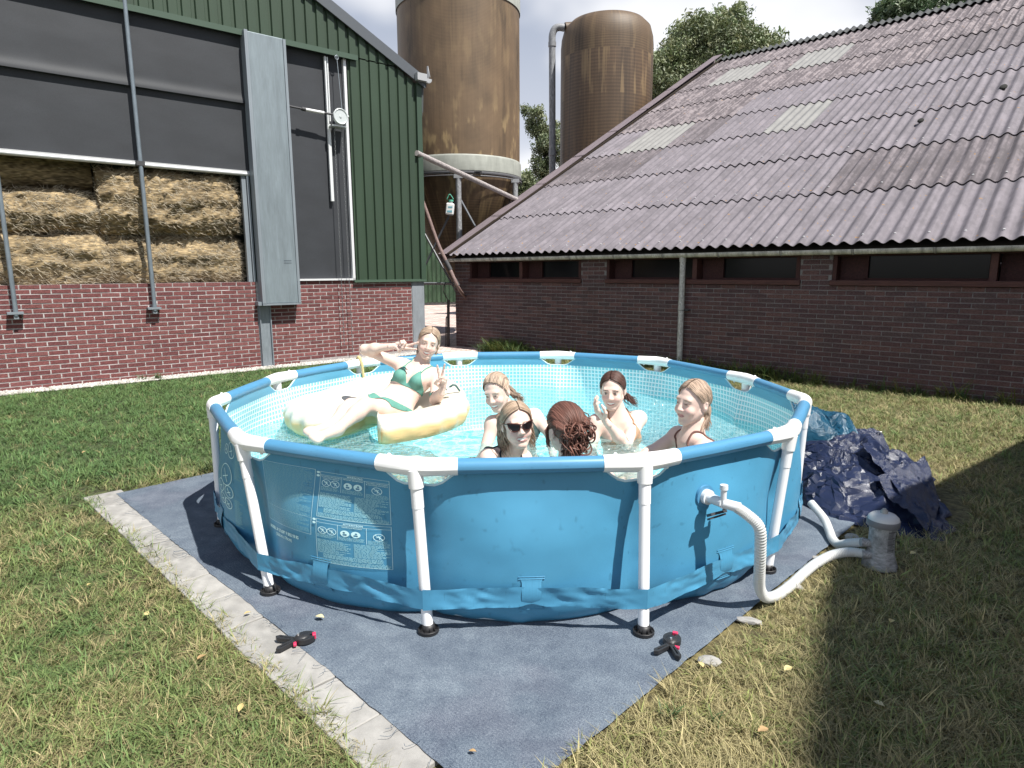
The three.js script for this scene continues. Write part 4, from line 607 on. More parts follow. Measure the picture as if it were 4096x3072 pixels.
// ---------------------------------------------------------------- inflatable lounge
{
  const c = [-0.98, -0.42];
  const out = [[-0.84, 0.27], [-0.60, 0.14], [-0.44, -0.04], [-0.33, -0.35], [-0.42, -0.74], [-0.70, -1.02], [-1.10, -1.08], [-1.48, -0.90], [-1.68, -0.52], [-1.57, -0.12], [-1.38, 0.10], [-1.24, 0.14], [-1.12, -0.02], [-1.03, -0.20], [-0.96, -0.20], [-0.91, -0.02]];
  const cv = new THREE.CatmullRomCurve3(out.map(([x, z]) => V(x, 0, z)), true, 'centripetal'), N = 220, P = cv.getSpacedPoints(N);
  const M = 40, prof = [];                 // [share of radius, height share, side]
  for (let k = 0; k <= M; k++) {
    const t = k / M;
    if (t < 0.62) { const q = t / 0.62; prof.push([q * 0.90, lerp(-0.30, 1, sstep(0.30, 0.86, q)), 0]); }
    else { const a = (t - 0.62) / 0.38 * Math.PI; prof.push([0.90 + 0.10 * Math.sin(a), Math.cos(a), a]); }
  }
  const open = V(-0.36, 0, 0.93);
  const g = sheet(N, M + 1, (u, v) => {
    const i = Math.round(u * N), p = P[i % N], k = Math.round(v * (M + 1));
    if (k > M) return [c[0], 0.40, c[1]];
    const [s, h, side] = prof[k], x = c[0] + (p.x - c[0]) * s, z = c[1] + (p.z - c[1]) * s, R = Math.hypot(p.x - c[0], p.z - c[1]);
    const back = clamp(-((x - c[0]) * open.x + (z - c[1]) * open.z), 0, 0.8), thick = 0.086 * clamp(0.35 + R * 1.2, 0.4, 1);
    const rib = side > 0.5 && side < 2.6 ? 0.013 * Math.sin(u * N * 0.75) : 0, seam = side === 0 && s > 0.62 ? 0.004 * Math.sin(u * N * 0.35) : 0;
    const nz = rib * (1 - Math.abs(side - 1.57) / 1.57), dx = (p.x - c[0]) / R, dz = (p.z - c[1]) / R;
    return [x + dx * nz, 0.502 + h * thick + seam * 0.5 + 0.12 * sstep(0.1, 0.7, back) * (0.4 + 0.6 * (h + 1) / 2), z + dz * nz];
  });
  const p = g.attributes.position, colr = new Float32Array(p.count * 3);
  for (let j = 0; j <= M + 1; j++) for (let i = 0; i <= N; i++) { const side = j > M ? 3.1 : prof[j][2], t = sstep(1.1, 1.5, side), k = (j * (N + 1) + i) * 3; colr[k] = lerp(0.70, 0.70, t); colr[k + 1] = lerp(0.67, 0.50, t); colr[k + 2] = lerp(0.57, 0.24, t); }
  g.setAttribute('color', new THREE.BufferAttribute(colr, 3));
  const f = thing('pool_float', 'large cream and amber inflatable lounge with a woman lying on it', 'pool float', [0, 0, 0]);
  part('air_cushion', g, phys([1, 1, 1], 0.3, { vertexColors: true, bumpMap: again(soft, 3, 3), bumpScale: 0.006 }), f);
  part('valve', new THREE.CylinderGeometry(0.018, 0.022, 0.02, 14).translate(-0.47, 0.66, -0.42), mat([0.85, 0.85, 0.83], 0.4), f);
  part('grab_loop', tube([V(-0.50, 0.64, -0.50), V(-0.44, 0.68, -0.50), V(-0.40, 0.63, -0.52)], 0.008, 6), mat([0.05, 0.12, 0.12], 0.5), f);
}
// ---------------------------------------------------------------- bodies: smooth fields meshed by surface nets
function surfaceNets(f, lo, hi, h, colorAt) {
  const n = [0, 1, 2].map((k) => Math.ceil((hi[k] - lo[k]) / h) + 1), [nx, ny, nz] = n, val = new Float32Array(nx * ny * nz), id = new Int32Array(nx * ny * nz).fill(-1);
  for (let k = 0, o = 0; k < nz; k++) for (let j = 0; j < ny; j++) for (let i = 0; i < nx; i++, o++) val[o] = f(lo[0] + i * h, lo[1] + j * h, lo[2] + k * h);
  const pos = [], ix = [], sx = 1, sy = nx, sz = nx * ny, corner = [0, 1, sy, sy + 1, sz, sz + 1, sz + sy, sz + sy + 1], edges = [[0, 1], [2, 3], [4, 5], [6, 7], [0, 2], [1, 3], [4, 6], [5, 7], [0, 4], [1, 5], [2, 6], [3, 7]];
  for (let k = 0; k < nz - 1; k++) for (let j = 0; j < ny - 1; j++) for (let i = 0; i < nx - 1; i++) {
    const o = i + j * sy + k * sz; let m = 0; for (let q = 0; q < 8; q++) if (val[o + corner[q]] < 0) m |= 1 << q;
    if (m === 0 || m === 255) continue;
    let x = 0, y = 0, z = 0, c = 0;
    for (const [a, b] of edges) { const A = (m >> a) & 1, B = (m >> b) & 1; if (A === B) continue; const va = val[o + corner[a]], vb = val[o + corner[b]], t = va / (va - vb); x += lerp(a & 1, b & 1, t); y += lerp((a >> 1) & 1, (b >> 1) & 1, t); z += lerp((a >> 2) & 1, (b >> 2) & 1, t); c++; }
    id[o] = pos.length / 3; pos.push(lo[0] + (i + x / c) * h, lo[1] + (j + y / c) * h, lo[2] + (k + z / c) * h);
  }
  const quad = (a, b, c, d, flip) => { if (a < 0 || b < 0 || c < 0 || d < 0) return; flip ? ix.push(a, c, b, a, d, c) : ix.push(a, b, c, a, c, d); };
  for (let k = 1; k < nz - 1; k++) for (let j = 1; j < ny - 1; j++) for (let i = 1; i < nx - 1; i++) {
    const o = i + j * sy + k * sz, v = val[o] < 0;
    if (v !== (val[o + sx] < 0)) quad(id[o], id[o - sy], id[o - sy - sz], id[o - sz], v);
    if (v !== (val[o + sy] < 0)) quad(id[o], id[o - sz], id[o - sz - sx], id[o - sx], v);
    if (v !== (val[o + sz] < 0)) quad(id[o], id[o - sx], id[o - sx - sy], id[o - sy], v);
  }
  for (let i = 0; i < ix.length; i += 3) { const t = ix[i + 1]; ix[i + 1] = ix[i + 2]; ix[i + 2] = t; }
  const g = new THREE.BufferGeometry(), c = pos.length / 3, nor = new Float32Array(c * 3), e = h * 0.5, cl = new Float32Array(c * 3);
  for (let i = 0; i < c; i++) {
    const x = pos[i * 3], y = pos[i * 3 + 1], z = pos[i * 3 + 2], a = f(x + e, y, z) - f(x - e, y, z), b = f(x, y + e, z) - f(x, y - e, z), d = f(x, y, z + e) - f(x, y, z - e), l = Math.hypot(a, b, d) || 1;
    nor[i * 3] = a / l; nor[i * 3 + 1] = b / l; nor[i * 3 + 2] = d / l; cl.set(colorAt ? colorAt(x, y, z) : [1, 1, 1], i * 3);
  }
  g.setAttribute('position', new THREE.Float32BufferAttribute(pos, 3)); g.setAttribute('normal', new THREE.BufferAttribute(nor, 3)); g.setAttribute('color', new THREE.BufferAttribute(cl, 3)); g.setIndex(ix); return g;
}
const smin = (a, b, k) => { const h = Math.max(k - Math.abs(a - b), 0) / k; return Math.min(a, b) - h * h * k * 0.25; };
function capsule(x, y, z, b) { const [a, d, L2, ra, rb] = b, px = x - a.x, py = y - a.y, pz = z - a.z, t = clamp((px * d.x + py * d.y + pz * d.z) / L2, 0, 1); return Math.hypot(px - d.x * t, py - d.y * t, pz - d.z * t) - lerp(ra, rb, t); }
const bone = (a, b, ra, rb = ra) => { const d = b.clone().sub(a); return [a, d, Math.max(d.lengthSq(), 1e-8), ra, rb]; };
const ell = (x, y, z, cx, cy, cz, rx, ry, rz) => { const a = (x - cx) / rx, b = (y - cy) / ry, c = (z - cz) / rz, k0 = Math.hypot(a, b, c), k1 = Math.hypot(a / rx, b / ry, c / rz); return k1 < 1e-6 ? -Math.min(rx, ry, rz) : k0 * (k0 - 1) / k1; };
function field(bones, k = 0.03) { return (x, y, z) => { let d = 1e3; for (const b of bones) { const e = capsule(x, y, z, b); d = d > 900 ? e : smin(d, e, k); } return d; }; }
function bounds(bones, pad = 0.05) { const lo = [9, 9, 9], hi = [-9, -9, -9]; for (const [a, d, , ra, rb] of bones) for (const [q, r] of [[a, ra], [a.clone().add(d), rb]]) q.toArray().forEach((v, i) => { lo[i] = Math.min(lo[i], v - r - pad); hi[i] = Math.max(hi[i], v + r + pad); }); return [lo, hi]; }
const SKIN = [0.82, 0.61, 0.525];
// head: +z is where the face looks, +y up, origin between the ears
const jawL = bone(V(0.050, -0.045, 0.0), V(0.012, -0.098, 0.058), 0.022, 0.018), jawR = bone(V(-0.050, -0.045, 0.0), V(-0.012, -0.098, 0.058), 0.022, 0.018), noseB = bone(V(0, 0.014, 0.083), V(0, -0.024, 0.102), 0.0085, 0.0115), browB = bone(V(-0.036, 0.027, 0.072), V(0.036, 0.027, 0.072), 0.011), neckB = bone(V(0, -0.05, -0.02), V(0, -0.16, -0.035), 0.047, 0.047);
function headField(open) {
  const lipY = -0.061, mw = open ? 0.027 : 0.023;
  return (x, y, z) => {
    const ax = Math.abs(x);
    let d = ell(x, y, z, 0, 0.028, -0.012, 0.073, 0.086, 0.091);
    d = smin(d, ell(x, y, z, 0, -0.034, 0.028, 0.057, 0.076, 0.062), 0.03);
    d = smin(d, Math.min(capsule(x, y, z, jawL), capsule(x, y, z, jawR)), 0.02);
    d = smin(d, ell(ax, y, z, 0.034, -0.034, 0.062, 0.025, 0.022, 0.022), 0.02);
    d = smin(d, capsule(x, y, z, browB), 0.02);
    d = -smin(-d, ell(ax, y, z, 0.031, 0.006, 0.099, 0.019, 0.013, 0.018), 0.012);
    d = smin(d, capsule(x, y, z, noseB), 0.012);
    d = smin(d, Math.hypot(ax - 0.011, y + 0.028, z - 0.094) - 0.0085, 0.008);
    d = smin(d, Math.hypot(ax - 0.030, y - 0.004, z - 0.0725) - 0.0125, 0.004);
    // lips curve up at the corners when smiling
    const cy = lipY + (open ? 5.5 : 8) * x * x, zl = 0.083 - 9 * x * x;
    d = smin(d, Math.hypot((y - cy - (open ? 0.0085 : 0.003)) * 1.0, z - zl, Math.max(ax - mw, 0)) - 0.0055, 0.006);
    d = smin(d, Math.hypot((y - cy + (open ? 0.0100 : 0.004)) * 1.0, z - zl + 0.002, Math.max(ax - mw * 0.9, 0)) - 0.0062, 0.006);
    d = smin(d, ell(x, y, z, 0, -0.098, 0.062, 0.020, 0.016, 0.018), 0.015);
    d = smin(d, ell(ax, y, z, 0.077, -0.004, -0.012, 0.010, 0.031, 0.020), 0.008);
    d = Math.max(d, -ell(ax, y, z, 0.088, 0.0, -0.008, 0.007, 0.017, 0.010));
    return smin(d, capsule(x, y, z, neckB), 0.03);
  };
}
function faceColor(open, o) {
  const lipY = -0.061, mw = open ? 0.029 : 0.024;
  return (x, y, z) => {
    const ax = Math.abs(x), c = SKIN.map((v) => v * (o.tone ?? 1)); if (z < 0.03) return c;
    const blush = Math.exp(-((ax - 0.036) ** 2 + (y + 0.03) ** 2) / 0.0005); c[1] *= 1 - 0.14 * blush; c[2] *= 1 - 0.12 * blush;
    const cy = lipY + (open ? 5.5 : 8) * x * x, dy = y - cy;
    if (ax < mw && z > 0.062) {
      const t = 1 - (ax / mw) ** 2;
      if (open && Math.abs(dy + 0.0005) < 0.0085 * t) return dy < -0.0062 * t ? [0.22, 0.05, 0.05] : [0.86, 0.84, 0.80];
      if (Math.abs(dy) < 0.0165 * Math.sqrt(t) * (open ? 1 : 0.62)) return !open && Math.abs(dy) < 0.0016 ? [0.24, 0.08, 0.08] : [0.60, 0.30, 0.28];
    }
    const ey = y - 0.0045 - 0.10 * (0.022 - Math.abs(ax - 0.030)) * 0.3, ex = (ax - 0.030) / 0.0145, sq = o.squint ?? 0.6;
    if (Math.abs(ex) < 1 && z > 0.06) { const lid = 0.0068 * sq * (1 - ex * ex); if (Math.abs(ey) < lid) return (Math.abs(ex) < 0.45 ? [0.13, 0.11, 0.10] : [0.66, 0.60, 0.56]); if (ey > 0 && ey < lid + 0.0030) return [0.24, 0.14, 0.11]; if (ey < 0 && ey > -lid - 0.0018) return [0.50, 0.33, 0.26]; }
    const by = y - 0.0255 + 0.35 * Math.max(ax - 0.036, 0) - 0.1 * Math.min(ax - 0.036, 0) * -1; if (ax > 0.013 && ax < 0.050 && Math.abs(by) < 0.0027 && z > 0.05) return o.brow ?? [0.32, 0.21, 0.15];
    if (Math.hypot(ax - 0.008, (y + 0.0355) * 1.4) < 0.0036 && z > 0.085) return [0.40, 0.20, 0.16];
    return c;
  };
}
// hand: wrist at the origin, fingers along +y, palm towards +z, thumb on the +x side
function handGeo(curls, spread, thumb, tone = 1) {
  const b = [], roots = [[0.026, 0.084, 0.003], [0.009, 0.089, 0], [-0.008, 0.085, 0], [-0.024, 0.075, 0.003]], lens = [[0.042, 0.025, 0.020], [0.046, 0.028, 0.021], [0.043, 0.026, 0.020], [0.033, 0.020, 0.018]];
  roots.forEach(([x, y, z], i) => {
    b.push(bone(V(x * 0.45, 0.006, 0), V(x, y, z), 0.0135, 0.0105));
    let p = V(x, y, z), a = 0; const sp = spread[i];
    lens[i].forEach((L, k) => { a += curls[i] * [0.95, 1.15, 0.75][k]; const d = V(Math.sin(sp) * Math.cos(a), Math.cos(sp) * Math.cos(a), Math.sin(a)), q = p.clone().addScaledVector(d, L); b.push(bone(p, q, 0.0092 - k * 0.0008, 0.0084 - k * 0.0008)); p = q; });
  });
  b.push(bone(V(-0.016, 0.02, 0.004), V(-0.018, 0.07, 0.004), 0.012, 0.010), bone(V(0, 0, 0), V(0, -0.035, 0), 0.022, 0.024));
  const t0 = V(0.016, 0.022, 0.006), t1 = t0.clone().add(V(0.028, 0.024, 0.008 + thumb * 0.02)), t2 = t1.clone().add(V(0.012 - thumb * 0.03, 0.030, 0.006 + thumb * 0.012)), t3 = t2.clone().add(V(0.002 - thumb * 0.026, 0.022, 0.006));
  b.push(bone(t0, t1, 0.0145, 0.0115), bone(t1, t2, 0.0105, 0.0095), bone(t2, t3, 0.0092, 0.0075));
  const f = field(b, 0.006), [lo, hi] = bounds(b, 0.008); return surfaceNets(f, lo, hi, 0.0034, (x, y, z) => SKIN.map((v, i) => v * tone * (i ? 1 - 0.06 * sstep(0.10, 0.16, y) : 1)));
}
function orient(y, z) { const Y = y.clone().normalize(), Z = z.clone().addScaledVector(Y, -z.dot(Y)).normalize(), X = V(0, 0, 0).crossVectors(Y, Z); return new THREE.Matrix4().makeBasis(X, Y, Z); }
const skinM = phys([1, 1, 1], 0.42, { vertexColors: true, specularIntensity: 0.6 }), hairM = phys([1, 1, 1], 0.5, { vertexColors: true, specularIntensity: 0.6 });
// hair in head space: a cap with a hairline, plus locks
function hairShell(o) {
  const f = (x, y, z) => {
    let d = ell(x, y, z, 0, 0.033, -0.016, 0.0815, 0.0915, 0.0985);
    d = Math.min(d, ell(x, y, z, 0, -0.03, -0.05, 0.062, 0.06, 0.05));
    const n = 0.0022 * (noise3(x * 190, y * 40, z * 60 + 40, 7) - 0.5) + 0.003 * (noise3(x * 60 + 9, y * 14, z * 22 + 40, 8) - 0.5);
    const part_ = o.parting ? 0.004 * Math.exp(-((x - o.parting) ** 2) / 0.00002) * sstep(0.02, 0.08, y + z * 0.4) : 0;
    const cut = -(o.slope ?? 0.5) * (y - 0.078 + (o.high ?? 0) - 2.5 * x * x) + 0.86 * (z - 0.062), low = -(y + (o.nape ?? 0.075)) * 0.9;
    const A = d + n + part_, B = cut + 0.006 * (noise3(x * 80, y * 80, z * 80 + 20, 11) - 0.5); return Math.max(-smin(-A, -B, 0.032), low);
  };
  return surfaceNets(f, [-0.1, -0.11, -0.14], [0.1, 0.14, 0.1], 0.0042, (x, y, z) => { const s = 0.72 + 0.6 * noise3(x * 120, y * 16, z * 30 + 60, 13) + 0.15 * (noise3(x * 30, y * 8, z * 8 + 9, 14) - 0.5); return o.color.map((c) => c * s); });
}
function lock(pts, r0, r1, color, s) { const g = tube(pts, (t) => lerp(r0, r1, t) * (0.35 + 0.65 * Math.sin(Math.PI * Math.min(1, t * 0.94 + 0.12))), 6, pts.length * 5); g.deleteAttribute('uv'); return paint(g, color.map((c) => c * s)); }
// locks combed over the scalp through a list of directions
const scalp = (d, k = 1) => V(0.0815 * d.x * k, 0.033 + 0.0925 * d.y * k, -0.016 + 0.099 * d.z * k);
function comb(r, n, color, dirsAt, rad = 0.0042) {
  const g = [];
  for (let i = 0; i < n; i++) {
    const ds = dirsAt(i / (n - 1), r).map((q) => V(...q).normalize()), p = [], lift = 0.985 + 0.03 * r();
    for (let k = 0; k < ds.length - 1; k++) for (let s = 0; s < 3; s++) p.push(scalp(ds[k].clone().lerp(ds[k + 1], s / 3).normalize(), lift + 0.012 * Math.sin(s * 2 + i)));
    p.push(scalp(ds[ds.length - 1], lift)); g.push(lock(p, rad * (0.7 + 0.6 * r()), rad * 0.6, color, 0.55 + 0.95 * r()));
  }
  return g;
}
const back = (tie, hi = 0) => (t, r) => { const a = (t - 0.5) * 3.5 + 0.1 * (r() - 0.5), s = Math.sin(a), c = Math.max(Math.cos(a), 0), st = 0.05 * (r() - 0.6); return [[s * 0.94, lerp(-0.28, 0.68 + hi, c) + st, lerp(0.25, 0.74, c) - st], [s * 0.88, lerp(0.05, 0.95, c), lerp(-0.25, 0.25, c)], [s * 0.6 + tie[0] * 0.4, tie[1] + 0.35 * c + 0.1, -0.7], [tie[0] + s * 0.18, tie[1] + 0.12 * (r() - 0.5), tie[2]]]; };
const parted = (tie, px = 0.03) => (t, r) => { const s = t < 0.5 ? -1 : 1, q = (t < 0.5 ? t * 2 : (1 - t) * 2), an = lerp(0.74, 2.0, q), y = Math.sin(an), z = Math.cos(an); return [[s * 0.04 + px, y, z], [s * 0.62 + px, lerp(0.42, 0.62, q), lerp(0.68, -0.3, q)], [s * 0.97, lerp(-0.2, 0.2, q), lerp(0.24, -0.55, q)], [tie[0] + s * 0.25, tie[1] + 0.1 * (r() - 0.5), tie[2]]]; };

function person(label, P) {
  // P: joints, head {at, f, up, open...}, hair, hands, clothes
  const t = thing('person', label, 'person', [0, 0, 0]), j = P.j, bones = [];
  const L = j.shL.clone().sub(j.shR).normalize(), U = j.neck.clone().sub(j.waist).normalize(), F = V(0, 0, 0).crossVectors(L, U).normalize();
  const mid = j.shL.clone().add(j.shR).multiplyScalar(0.5), chest = mid.clone().lerp(j.waist, 0.42), S = P.scale ?? 1;
  const at = (p, l, u, f) => p.clone().addScaledVector(L, l * S).addScaledVector(U, u * S).addScaledVector(F, f * S);
  for (const s of [-1, 1]) {
    bones.push(bone(at(chest, 0.055 * s, 0.03, 0), at(j.waist, 0.048 * s, 0, 0), 0.088 * S, 0.072 * S));
    bones.push(bone(at(j.waist, 0.048 * s, 0, 0), at(j.hip, 0.075 * s, 0, 0), 0.072 * S, 0.095 * S));
    bones.push(bone(at(chest, 0.06 * s, 0.05, 0.0), (s > 0 ? j.shL : j.shR), 0.075 * S, 0.046 * S));
    bones.push(bone(at(chest, 0.065 * s, -0.005, 0.072), at(chest, 0.068 * s, -0.012, 0.082), 0.050 * S, 0.046 * S));
    const sh = s > 0 ? j.shL : j.shR, el = s > 0 ? j.elL : j.elR, wr = s > 0 ? j.wrL : j.wrR;
    bones.push(bone(mid.clone().lerp(j.neck, 0.3), sh, 0.045 * S, 0.042 * S));
    if (el) { bones.push(bone(sh, el, 0.046 * S, 0.035 * S)); if (wr) { const m = el.clone().lerp(wr, 0.35); bones.push(bone(el, m, 0.034 * S, 0.035 * S), bone(m, wr, 0.035 * S, 0.0235 * S)); } }
    const kn = s > 0 ? j.knL : j.knR, an = s > 0 ? j.anL : j.anR, to = s > 0 ? j.toL : j.toR, hp = at(j.hip, 0.085 * s, 0, 0);
    if (kn) { bones.push(bone(hp, hp.clone().lerp(kn, 0.5), 0.085 * S, 0.070 * S), bone(hp.clone().lerp(kn, 0.5), kn, 0.070 * S, 0.050 * S)); const m = kn.clone().lerp(an, 0.3); bones.push(bone(kn, m, 0.050 * S, 0.052 * S), bone(m, an, 0.052 * S, 0.032 * S)); if (to) { bones.push(bone(an, to, 0.030 * S, 0.022 * S)); const tr = V(0, 0, 0).crossVectors(to.clone().sub(an).normalize(), P.sole ?? UP).normalize(); const fd = to.clone().sub(an).normalize(); bones.push(bone(an.clone().addScaledVector(fd, -0.02).addScaledVector(P.sole ?? UP, -0.03), to, 0.026, 0.018)); for (let q = -2; q <= 2; q++) bones.push(bone(to.clone().addScaledVector(tr, q * 0.013), to.clone().addScaledVector(tr, q * 0.016).addScaledVector(fd, 0.034 - Math.abs(q - 1) * 0.004), 0.012, 0.0085)); } }
  }
  const H = P.head, Rm = orient(H.up, H.f), hs = H.scale ?? 1; Rm.scale(V(hs, hs, hs)); Rm.setPosition(H.at);
  const nb = V(0, -0.06, -0.022).applyMatrix4(Rm);
  bones.push(bone(mid.clone().lerp(j.neck, 0.25), nb, 0.052 * S, 0.046 * S), bone(mid.clone(), j.neck.clone().lerp(nb, 0.3), 0.075 * S, 0.044 * S));
  const f = field(bones, 0.034), [lo, hi] = bounds(bones, 0.03), tone = P.tone ?? 1;
  const list = [surfaceNets(f, lo, hi, 0.0115, (x, y, z) => { const n = 0.95 + 0.10 * noise3(x * 9, y * 9, z * 9 + 30, 3), w = 0.10 * (noise3(x * 22, y * 22, z * 22 + 30, 5) - 0.5); return SKIN.map((v, i) => v * (n + (i ? w : 0)) * tone); })];
  const hf = headField(H.open), hg = surfaceNets(hf, [-0.1, -0.165, -0.125], [0.1, 0.13, 0.125], 0.0036, faceColor(H.open, { ...H, tone })); hg.applyMatrix4(Rm); list.push(hg);
  for (const h of P.hands ?? []) { const g = handGeo(h.curls, h.spread, h.thumb, tone); if (h.mirror) { g.scale(-1, 1, 1); const ix = g.index.array; for (let i = 0; i < ix.length; i += 3) { const q = ix[i]; ix[i] = ix[i + 1]; ix[i + 1] = q; } } const M = orient(h.y, h.z); if (h.scale) M.scale(V(h.scale, h.scale, h.scale)); M.setPosition(h.at); g.applyMatrix4(M); list.push(g); }
  part('body', merge(list), skinM, t);
  // hair
  const hl = [hairShell(P.hair)], r = rng(P.seed ?? 9);
  for (const q of P.hair.locks ? P.hair.locks(r) : []) hl.push(q);
  const hair = merge(hl); hair.applyMatrix4(Rm); part('hair', hair, hairM, t);
  // clothes cut from the body's own field
  const cup = (s) => at(chest, 0.067 * s, -0.008, 0.088);
  const top = (name, color, o = {}) => {
    const cs = [-1, 1].map(cup), straps = [];
    const snap = (p, off) => { const q = p.clone(), e = 0.003; for (let k = 0; k < 8; k++) { const d = f(q.x, q.y, q.z), g = V(f(q.x + e, q.y, q.z) - f(q.x - e, q.y, q.z), f(q.x, q.y + e, q.z) - f(q.x, q.y - e, q.z), f(q.x, q.y, q.z + e) - f(q.x, q.y, q.z - e)).normalize(); q.addScaledVector(g, -(d - off)); } return q; };
    if (!o.strapless) [-1, 1].forEach((s, i) => { const w = [at(cs[i], 0, 0.055, 0.0), at(cs[i], s * 0.008, 0.11, -0.01), at(mid, 0.082 * s, 0.05, 0.06), at(mid, 0.085 * s, 0.09, 0.0), at(mid, 0.08 * s, 0.05, -0.07), at(chest, 0.065 * s, 0.02, -0.12), at(chest, 0.06 * s, -0.06, -0.11)], p = []; const cv = new THREE.CatmullRomCurve3(w); for (let k = 0; k <= 26; k++) p.push(snap(cv.getPoint(k / 26), 0.0025)); const g = tube(p, 0.0055, 6, 60); g.deleteAttribute('uv'); straps.push(paint(g, color)); });
    const stB = [];
    const yb = -0.062;
    const reg = (x, y, z) => {
      const q = V(x, y, z).sub(chest), l = q.dot(L) / S, u = q.dot(U) / S, w = q.dot(F) / S; let d = Math.max(Math.abs(u - yb) - (w > 0.02 ? 0.012 : 0.009), -1);
      if (w > 0.01) for (const s of [-1, 1]) { const ll = l * s - 0.066, uu = u - yb; d = Math.min(d, Math.max(-uu - 0.01, Math.abs(ll + 0.012 * 0) - 0.066 * (1 - clamp(uu / 0.145, 0, 1) ** 1.25) * (ll < 0 ? 0.98 : 1), uu - 0.14)); }
      for (const b of stB) d = Math.min(d, capsule(x, y, z, b) - 0.004); return d;
    };
    const cf = (x, y, z) => Math.max(f(x, y, z) - (o.thick ?? 0.0045), -(f(x, y, z) + 0.004), reg(x, y, z) * 0.8);
    const a = [chest.x - 0.24, chest.y - 0.24, chest.z - 0.24], b = [chest.x + 0.24, chest.y + 0.24, chest.z + 0.24];
    part(name, merge([surfaceNets(cf, a, b, 0.0048, () => color), ...straps]), phys([1, 1, 1], 0.7, { vertexColors: true }), t);
  };
  const bottom = (name, color) => {
    const reg = (x, y, z) => { const q = V(x, y, z).sub(j.hip), u = q.dot(U) / S, l = Math.abs(q.dot(L)) / S; return Math.max(u - 0.02 - l * 0.20, -u - 0.10 + l * 0.75); };
    const cf = (x, y, z) => Math.max(f(x, y, z) - 0.005, -(f(x, y, z) + 0.004), reg(x, y, z) * 0.8), h = j.hip;
    part(name, surfaceNets(cf, [h.x - 0.24, h.y - 0.22, h.z - 0.24], [h.x + 0.24, h.y + 0.2, h.z + 0.24], 0.0065, () => color), phys([1, 1, 1], 0.7, { vertexColors: true }), t);
  };
  P.dress?.({ top, bottom, Rm, t, at, mid, chest, L, U, F, f });
  return t;
}
const blond = [0.38, 0.285, 0.215], ashBlond = [0.33, 0.245, 0.18], brown = [0.075, 0.038, 0.030], chestnut = [0.13, 0.06, 0.045];
const tail = (n, from, to, sag, wob, r0, color) => (r) => { const g = []; for (let i = 0; i < n; i++) { const a = V(...from).add(V((r() - 0.5) * 0.03, (r() - 0.5) * 0.03, (r() - 0.5) * 0.02)), b = V(...to).add(V((r() - 0.5) * wob, (r() - 0.5) * wob, (r() - 0.5) * wob)), p = [a]; for (let k = 1; k < 4; k++) p.push(a.clone().lerp(b, k / 4).add(V((r() - 0.5) * wob * 0.5, sag * Math.sin(k / 4 * Math.PI) + (r() - 0.5) * wob * 0.3, (r() - 0.5) * wob * 0.5))); p.push(b); g.push(lock(p, r0 * (0.7 + 0.6 * r()), r0 * 0.35, color, 0.6 + 0.9 * r())); } return g; };
const v = (a) => V(...a);
// 1. on the lounge, making two V signs
person('woman in a green bikini reclining on the cream inflatable lounge, making V signs', {
  seed: 11, tone: 0.84, sole: V(0.3, 0.8, 0.5).normalize(),
  j: { neck: v([-0.70, 0.845, -0.60]), waist: v([-0.835, 0.60, -0.46]), hip: v([-0.90, 0.535, -0.34]), shR: v([-0.838, 0.815, -0.60]), shL: v([-0.575, 0.745, -0.54]), elR: v([-1.10, 0.945, -0.52]), wrR: v([-0.87, 0.978, -0.44]), elL: v([-0.565, 0.60, -0.33]), wrL: v([-0.500, 0.695, -0.22]), knR: v([-1.10, 0.615, -0.04]), anR: v([-1.185, 0.535, 0.16]), toR: v([-1.27, 0.520, 0.29]), knL: v([-0.985, 0.635, 0.03]), anL: v([-1.125, 0.525, 0.235]), toL: v([-1.215, 0.505, 0.36]) },
  head: { at: v([-0.632, 0.985, -0.575]), f: V(0.12, -0.06, 1), up: V(0.27, 1, 0.05), open: true, squint: 0.45, brow: [0.40, 0.27, 0.19], scale: 0.98 },
  hair: { color: ashBlond, parting: 0.004, high: -0.012, locks: (r) => [...comb(r, 150, ashBlond, parted([-0.15, -0.55, -0.8])), ...tail(40, [-0.05, -0.03, -0.055], [-0.052, -0.15, -0.01], 0, 0.03, 0.006, ashBlond)(r), ...tail(22, [0.068, 0.04, 0.0], [0.070, -0.075, -0.005], 0, 0.02, 0.006, ashBlond)(r), ...tail(16, [-0.07, 0.045, 0.0], [-0.065, -0.05, -0.05], 0.0, 0.012, 0.005, ashBlond)(r)] },
  hands: [{ at: v([-0.862, 0.979, -0.437]), y: V(0.97, 0.12, 0.16), z: V(-0.1, 0.25, 1), curls: [0.08, 0.06, 1.35, 1.35], spread: [0.20, -0.16, -0.1, -0.1], thumb: 1, mirror: false }, { at: v([-0.499, 0.70, -0.215]), y: V(0.10, 1, 0.1), z: V(-0.1, -0.1, 1), curls: [0.06, 0.06, 1.35, 1.35], spread: [0.20, -0.18, -0.1, -0.1], thumb: 1, mirror: true }],
  dress: ({ top, bottom }) => { top('bikini_top', [0.10, 0.285, 0.235]); bottom('bikini_bottom', [0.10, 0.285, 0.235]); },
});
